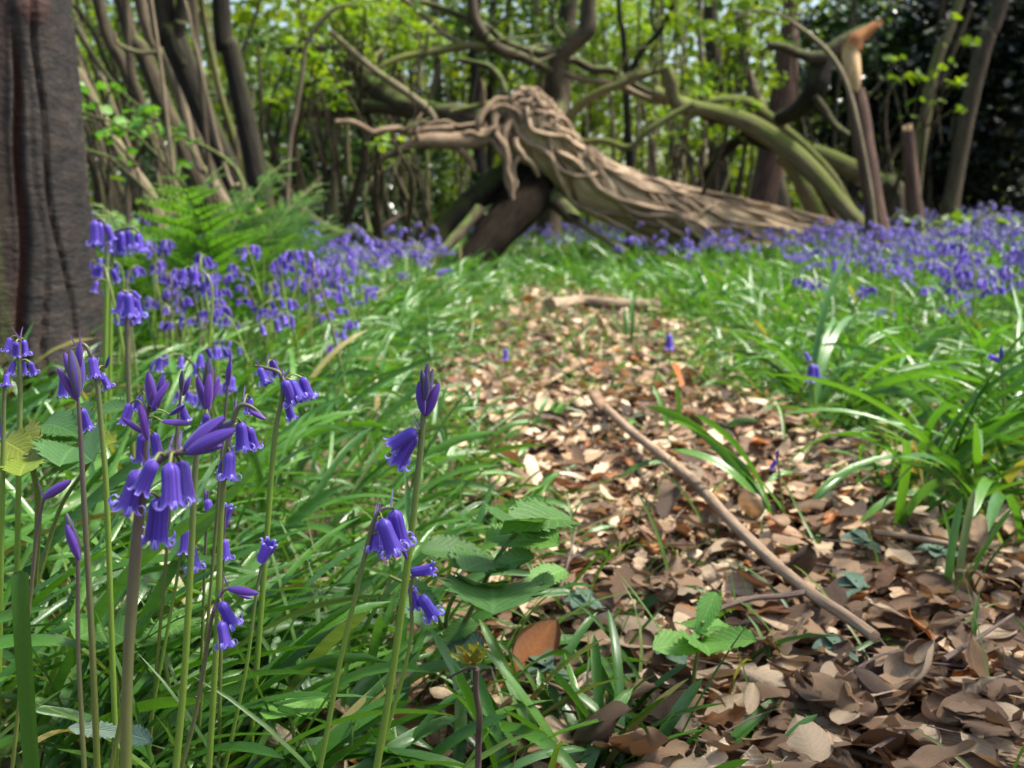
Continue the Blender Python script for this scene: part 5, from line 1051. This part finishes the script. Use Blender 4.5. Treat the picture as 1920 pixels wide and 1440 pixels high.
    tree('woodland_tree', 'grey trunk with a pale crooked stem in the light green clearing', [S([(1400, -20), (1392, 50), (1392, 110), (1408, 160), (1425, 200), (1440, 260), (1460, 330)], 8.5, [20, 24, 26, 24, 22, 22, 22], grow=5)], M_bark_pale, M_hazel, cs=.09)
    tree('woodland_tree', 'upright dark trunk standing in the light green clearing', [S([(1335, -20), (1340, 120), (1345, 260), (1350, 380), (1350, 420)], 9.5, [28, 30, 36, 42, 46], grow=6)], M_bark_brown, M_hazel, cs=.09)
    tree('woodland_tree', 'dark upright trunk behind the head of the fallen tree', [S([(895, -20), (890, 80), (893, 180), (900, 300), (905, 420)], 9.0, [20, 22, 24, 26, 28], grow=6)], M_bark_dark, M_mid, cs=.09)
    tree('woodland_tree', 'thick pinkish trunk behind the S shaped bough', [S([(1068, -20), (1064, 60), (1052, 160), (1040, 300), (1030, 420)], 10.0, [34, 36, 38, 40, 44], grow=6)], M_bark_brown, M_mid, cs=.09)
    tree('leaning_tree', 'smooth grey pole leaning outward in front of the dark yews', [S([(1886, -20), (1850, 70), (1828, 150), (1808, 240), (1794, 320), (1782, 390), (1780, 430)], 6.8, [24, 28, 30, 30, 30, 34, 36], grow=5)], M_bark_brown, M_mid, cs=.08)
    tree('leaning_tree', 'thin forked greenish pole beside the cut stump', [S([(1795, 15), (1765, 90), (1745, 160), (1732, 240), (1720, 320), (1708, 420)], 7.2, [16, 20, 20, 22, 20, 20], M_bark_moss, grow=5), S([(1822, 10), (1790, 90), (1760, 160)], 7.2, [8, 10, 11], M_bark_brown, 'branch'), S([(1695, 262), (1670, 300), (1645, 345)], 7.1, [7, 8, 8], M_bark_moss, 'branch')], M_bark_moss, M_mid, cs=.08)
    tree('woodland_tree', 'very thin straight pole in front of the dark yews', [S([(1748, 150), (1744, 280), (1742, 400)], 8.0, [9, 10, 11], grow=4)], M_bark_brown, M_mid, cs=.08)
    tree('forked_sapling', 'dark many forked sapling in the light green clearing', [S([(1160, 0), (1168, 60), (1172, 120), (1175, 160)], 8.0, [8, 9, 11, 13], None, 'branch', 3.5), S([(1262, 10), (1240, 55), (1208, 90), (1190, 120), (1175, 160), (1180, 300), (1182, 420)], 8.0, [9, 10, 10, 12, 14, 14, 16]), S([(1225, -10), (1222, 40), (1232, 66)], 8.0, [6, 7, 7], None, 'branch', 3.4)], M_bark_dark, M_hazel, cs=.08)
    rr = np.random.RandomState(41)
    def rods(lab, xs, Y, n, lean, mats, w=(5, 13), ytop=-20):
        st = []
        for k in range(n):
            xb = rr.uniform(*xs); ln = rr.normal(*lean); yt = ytop if rr.uniform() < .6 else rr.uniform(40, 220); f = (405-yt)/425; ww = rr.uniform(*w); yy = Y+rr.uniform(-.5, .5)
            st.append(S([(xb-ln*f, yt), (xb-ln*f*.62+rr.normal(0, 9), yt*.6+405*.4), (xb-ln*f*.25+rr.normal(0, 6), yt*.25+405*.75), (xb, 425)], yy, [ww*.55, ww*.8, ww, ww*1.1], mats[k % len(mats)], 'rod', 2.6 if yt < 0 else 0))
        tree('hazel_coppice', lab, st, M_bark_brown, None)
    rods('tangle of thin leaning rods just behind the pale slim trunk', (200, 330), 5.6, 12, (110, 60), (M_bark_brown, M_bark_pale, M_bark_dark))
    rods('dense tangle of thin rods behind the forked mossy trunk', (320, 470), 6.0, 14, (90, 60), (M_bark_brown, M_bark_pale, M_bark_moss))
    rods('crossing thin stems behind the arching vine', (480, 640), 6.6, 11, (20, 90), (M_bark_brown, M_bark_dark, M_bark_pale), (4, 10))
    rods('thin upright rods behind the left arm of the fallen tree', (660, 880), 7.4, 11, (0, 70), (M_bark_brown, M_bark_moss), (4, 9))
    rods('pale thin rods in the clearing behind the S shaped bough', (1080, 1330), 9.0, 13, (0, 40), (M_bark_pale, M_bark_brown), (4, 9))
    rods('thin dark rods behind the snapped snag', (1500, 1680), 8.0, 8, (-10, 50), (M_bark_dark, M_bark_brown), (4, 9))
    # countable poles of the wood behind
    r = np.random.RandomState(17)
    for k in range(46):
        Y = r.uniform(9.5, 19); px = r.uniform(-20, 1940); ln = r.normal(0, 26) + (60 if px < 520 else 0) ; wd = r.choice([9, 12, 15, 20, 26])*9.5/Y*1.1
        mt = (M_bark_brown, M_bark_dark, M_bark_pale, M_bark_moss)[r.randint(4)]
        if px > 1690: mt = M_bark_dark
        elif 1080 < px < 1420 and mt is M_bark_dark: mt = M_bark_pale
        wh = 'behind the coppice stems' if px < 520 else 'behind the left boughs of the fallen tree' if px < 880 else 'behind the head of the fallen tree' if px < 1130 else 'in the light green clearing' if px < 1420 else 'behind the snapped snag' if px < 1660 else 'before the dark yews'
        lb = ('stout ' if wd > 18 else 'slim ' if wd > 11 else 'very thin ') + {M_bark_brown: 'brown', M_bark_dark: 'dark', M_bark_pale: 'pale', M_bark_moss: 'green mossy'}[mt] + (' leaning' if abs(ln) > 35 else ' upright') + ' woodland trunk ' + wh
        tree('woodland_tree', lb, [S([(px-ln, -20), (px-ln*.45, 140), (px-ln*.2, 280), (px, 405)], Y, [wd*.8, wd*.9, wd, wd*1.1], grow=r.uniform(5, 8))], mt, (M_hazel, M_mid)[k % 2], 'slender trunks in the wood behind', cs=.11, cn=260)
build_trees()

# ------------------------------------------------------------------ shrubs and foliage masses
def shrub(lab, px, py, Y, rx, ry, n, mat, size, name='hazel_shrub', seed=0, clumps=60, spread=.16, bark=None, flat=.4, dz=.8, group=None):
    r = np.random.RandomState(seed+int(px)); c = P(px, py, Y); sx, sz = rx/FPX*Y, ry/FPX*Y
    d = r.normal(size=(clumps, 3)); d /= np.linalg.norm(d, axis=1)[:, None]; d *= (r.uniform(0, 1, clumps)**.4)[:, None]
    cl = c + d*np.array((sx, dz, sz)); cl[:, 2] = np.maximum(cl[:, 2], .1)
    base = np.array((c[0], c[1]+.2, float(gz(c[0], c[1])))); root = empty(name, base, lab, 'shrub', group)
    for k in range(5):
        t = cl[r.randint(clumps)]; b = base+np.array((r.normal(0, .12), r.normal(0, .12), -.05)); m = b*.45+t*.55+np.array((r.normal(0, .12), r.normal(0, .1), .1))
        part('stem', tube([b, m, t], [.018, .012, .004], 6, 6, .1, k), bark or M_bark_brown, root)
    tw = Geo()
    for k in range(min(clumps, 40)):
        t = cl[k]; o = base + (t-base)*r.uniform(.5, .75)+np.array((r.normal(0, .1), 0, .05)); tw.geo(tube([o, (o+t)/2+np.array((0, 0, .05)), t], [.005, .003], 4, 2))
    tag(part('twig', tw, bark or M_bark_brown, root), kind='stuff')
    part('foliage', leaf_clumps(cl, spread, n, size, seed+int(py)+7, flat), mat, root); return root
def build_shrubs():
    s = shrub
    s('bright lime hazel spray hanging beside the arching vine', 590, 140, 5.6, 70, 70, 260, M_hazel, .055, clumps=26, spread=.10)
    s('sunny hazel foliage above the left boughs of the fallen tree', 715, 55, 6.2, 130, 50, 1100, M_hazel, .048, seed=1, clumps=45)
    s('mid green shrub filling the gap between leaning trunks and fallen boughs', 560, 230, 7.6, 120, 210, 3000, M_mid, .050, seed=2, clumps=80, spread=.2)
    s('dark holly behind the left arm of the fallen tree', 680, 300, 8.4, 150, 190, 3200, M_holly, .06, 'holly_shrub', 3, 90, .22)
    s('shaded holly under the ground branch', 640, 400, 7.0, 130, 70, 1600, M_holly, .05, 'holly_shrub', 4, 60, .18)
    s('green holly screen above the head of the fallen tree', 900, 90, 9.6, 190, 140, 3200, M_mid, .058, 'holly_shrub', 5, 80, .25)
    s('soft green undergrowth seen through the arch of the fallen tree', 800, 350, 8.8, 160, 110, 2400, M_mid, .048, seed=6, clumps=70, spread=.2)
    s('light leafy thicket behind the S shaped bough', 1120, 90, 11, 150, 140, 2300, M_hazel, .060, seed=7, clumps=70, spread=.25)
    s('fresh hazel leaves around the pale crooked stem', 1370, 80, 7.6, 110, 120, 800, M_hazel, .06, seed=8, clumps=50, spread=.14)
    s('fresh low leaves along the pale arched trunk', 1310, 215, 6.6, 110, 60, 300, M_hazel, .05, seed=9, clumps=30, spread=.12)
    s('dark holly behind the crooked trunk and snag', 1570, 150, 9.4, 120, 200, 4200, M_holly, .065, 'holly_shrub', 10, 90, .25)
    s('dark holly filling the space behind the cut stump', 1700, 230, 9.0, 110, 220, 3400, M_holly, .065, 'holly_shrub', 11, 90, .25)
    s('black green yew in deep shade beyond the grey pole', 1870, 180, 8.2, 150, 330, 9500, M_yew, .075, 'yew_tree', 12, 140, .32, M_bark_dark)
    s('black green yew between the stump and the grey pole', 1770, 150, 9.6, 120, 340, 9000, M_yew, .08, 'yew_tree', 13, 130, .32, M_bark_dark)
    s('pale yellow green foliage glowing beside the birch bark', 185, 130, 9.0, 60, 170, 1500, M_hazel, .055, seed=14, clumps=50, spread=.22)
    s('mid green shrub behind the coppice stems', 380, 240, 9.5, 150, 230, 3200, M_mid, .055, seed=15, clumps=90, spread=.25)
    s('dark holly low behind the coppice stems', 300, 330, 7.5, 160, 110, 1700, M_holly, .055, 'holly_shrub', 16, 60, .2)
    s('few bright leaves hanging in front of the dark yews', 1730, 130, 6.6, 90, 100, 60, M_hazel, .07, seed=17, clumps=12, spread=.07)
    s('small bright sapling leaves above the bluebells beside the grey pole', 1790, 415, 5.6, 60, 22, 50, M_hazel, .06, seed=18, clumps=10, spread=.06)
    s('low sapling leaves among the coppice stems', 235, 230, 3.4, 50, 90, 150, M_fern, .04, seed=19, clumps=18, spread=.07)
    s('leafy twig hanging by the left arm of the fallen tree', 740, 285, 5.1, 50, 22, 34, M_hazel, .05, seed=20, clumps=8, spread=.05)
    # unseen yew added out to the right, beyond the frame, to shade the near path
    root = empty('yew_tree', (2.5, .9, float(gz(2.5, .9))), 'unseen tall dark yew added beside the near path to shade the litter', 'tree')
    part('trunk', tube([(2.5, .9, -.05), (2.55, .85, 1.2), (2.7, .78, 2.6), (2.8, .72, 4.0)], [.12, .10, .07, .02], 12, 6, .1, 3), M_bark_red, root)
    r = np.random.RandomState(2); cl = np.array((2.80, .48, 3.2)) + np.clip(r.normal(0, .5, (90, 3)), -1, 1)*np.array((1.0, .85, 1.0))
    part('crown', leaf_clumps(cl, .40, 2600, .075, 5), M_yew, root)
    # far wood: one mass
    r = np.random.RandomState(8); n = 95000
    y = r.uniform(13, 42, n); x = r.uniform(-1, 1, n)*(y*.62+1); z = r.uniform(0, 1, n)**1.25*(y*.25+1.5)
    k = sins3(np.stack((x, y*.6, z*1.4), 1), 1.1, 4) + .35*sins3(np.stack((x, y, z), 1), 3.2, 5) > -.75 + .65*smooth(2.5, 6, z)
    k &= ~((z > y*.15) & (sins(x, z, 1.6, 6) > .22))
    pos = np.stack((x, y, z), 1)[k]; m = len(pos)
    lv = [grid_leaf(3, 3, lambda S, C: np.sin(np.pi*np.clip(S*.9+.06, 0, 1))+.03, f, c, L=1, W=.75) for f, c in ((.2, -.5), (.35, .4))]
    g = scatter(lv, r.randint(0, 2, m), eulerM(r.uniform(0, 6.28, m), r.normal(-.2, .5, m), r.normal(0, .5, m)), pos, r.uniform(.12, .26, m))
    tag(link('far_woodland', make_mesh('far_woodland', g, M_far)), 'bright green mass of far woodland leaves behind the trunks', 'woodland', None, 'stuff')
build_shrubs()
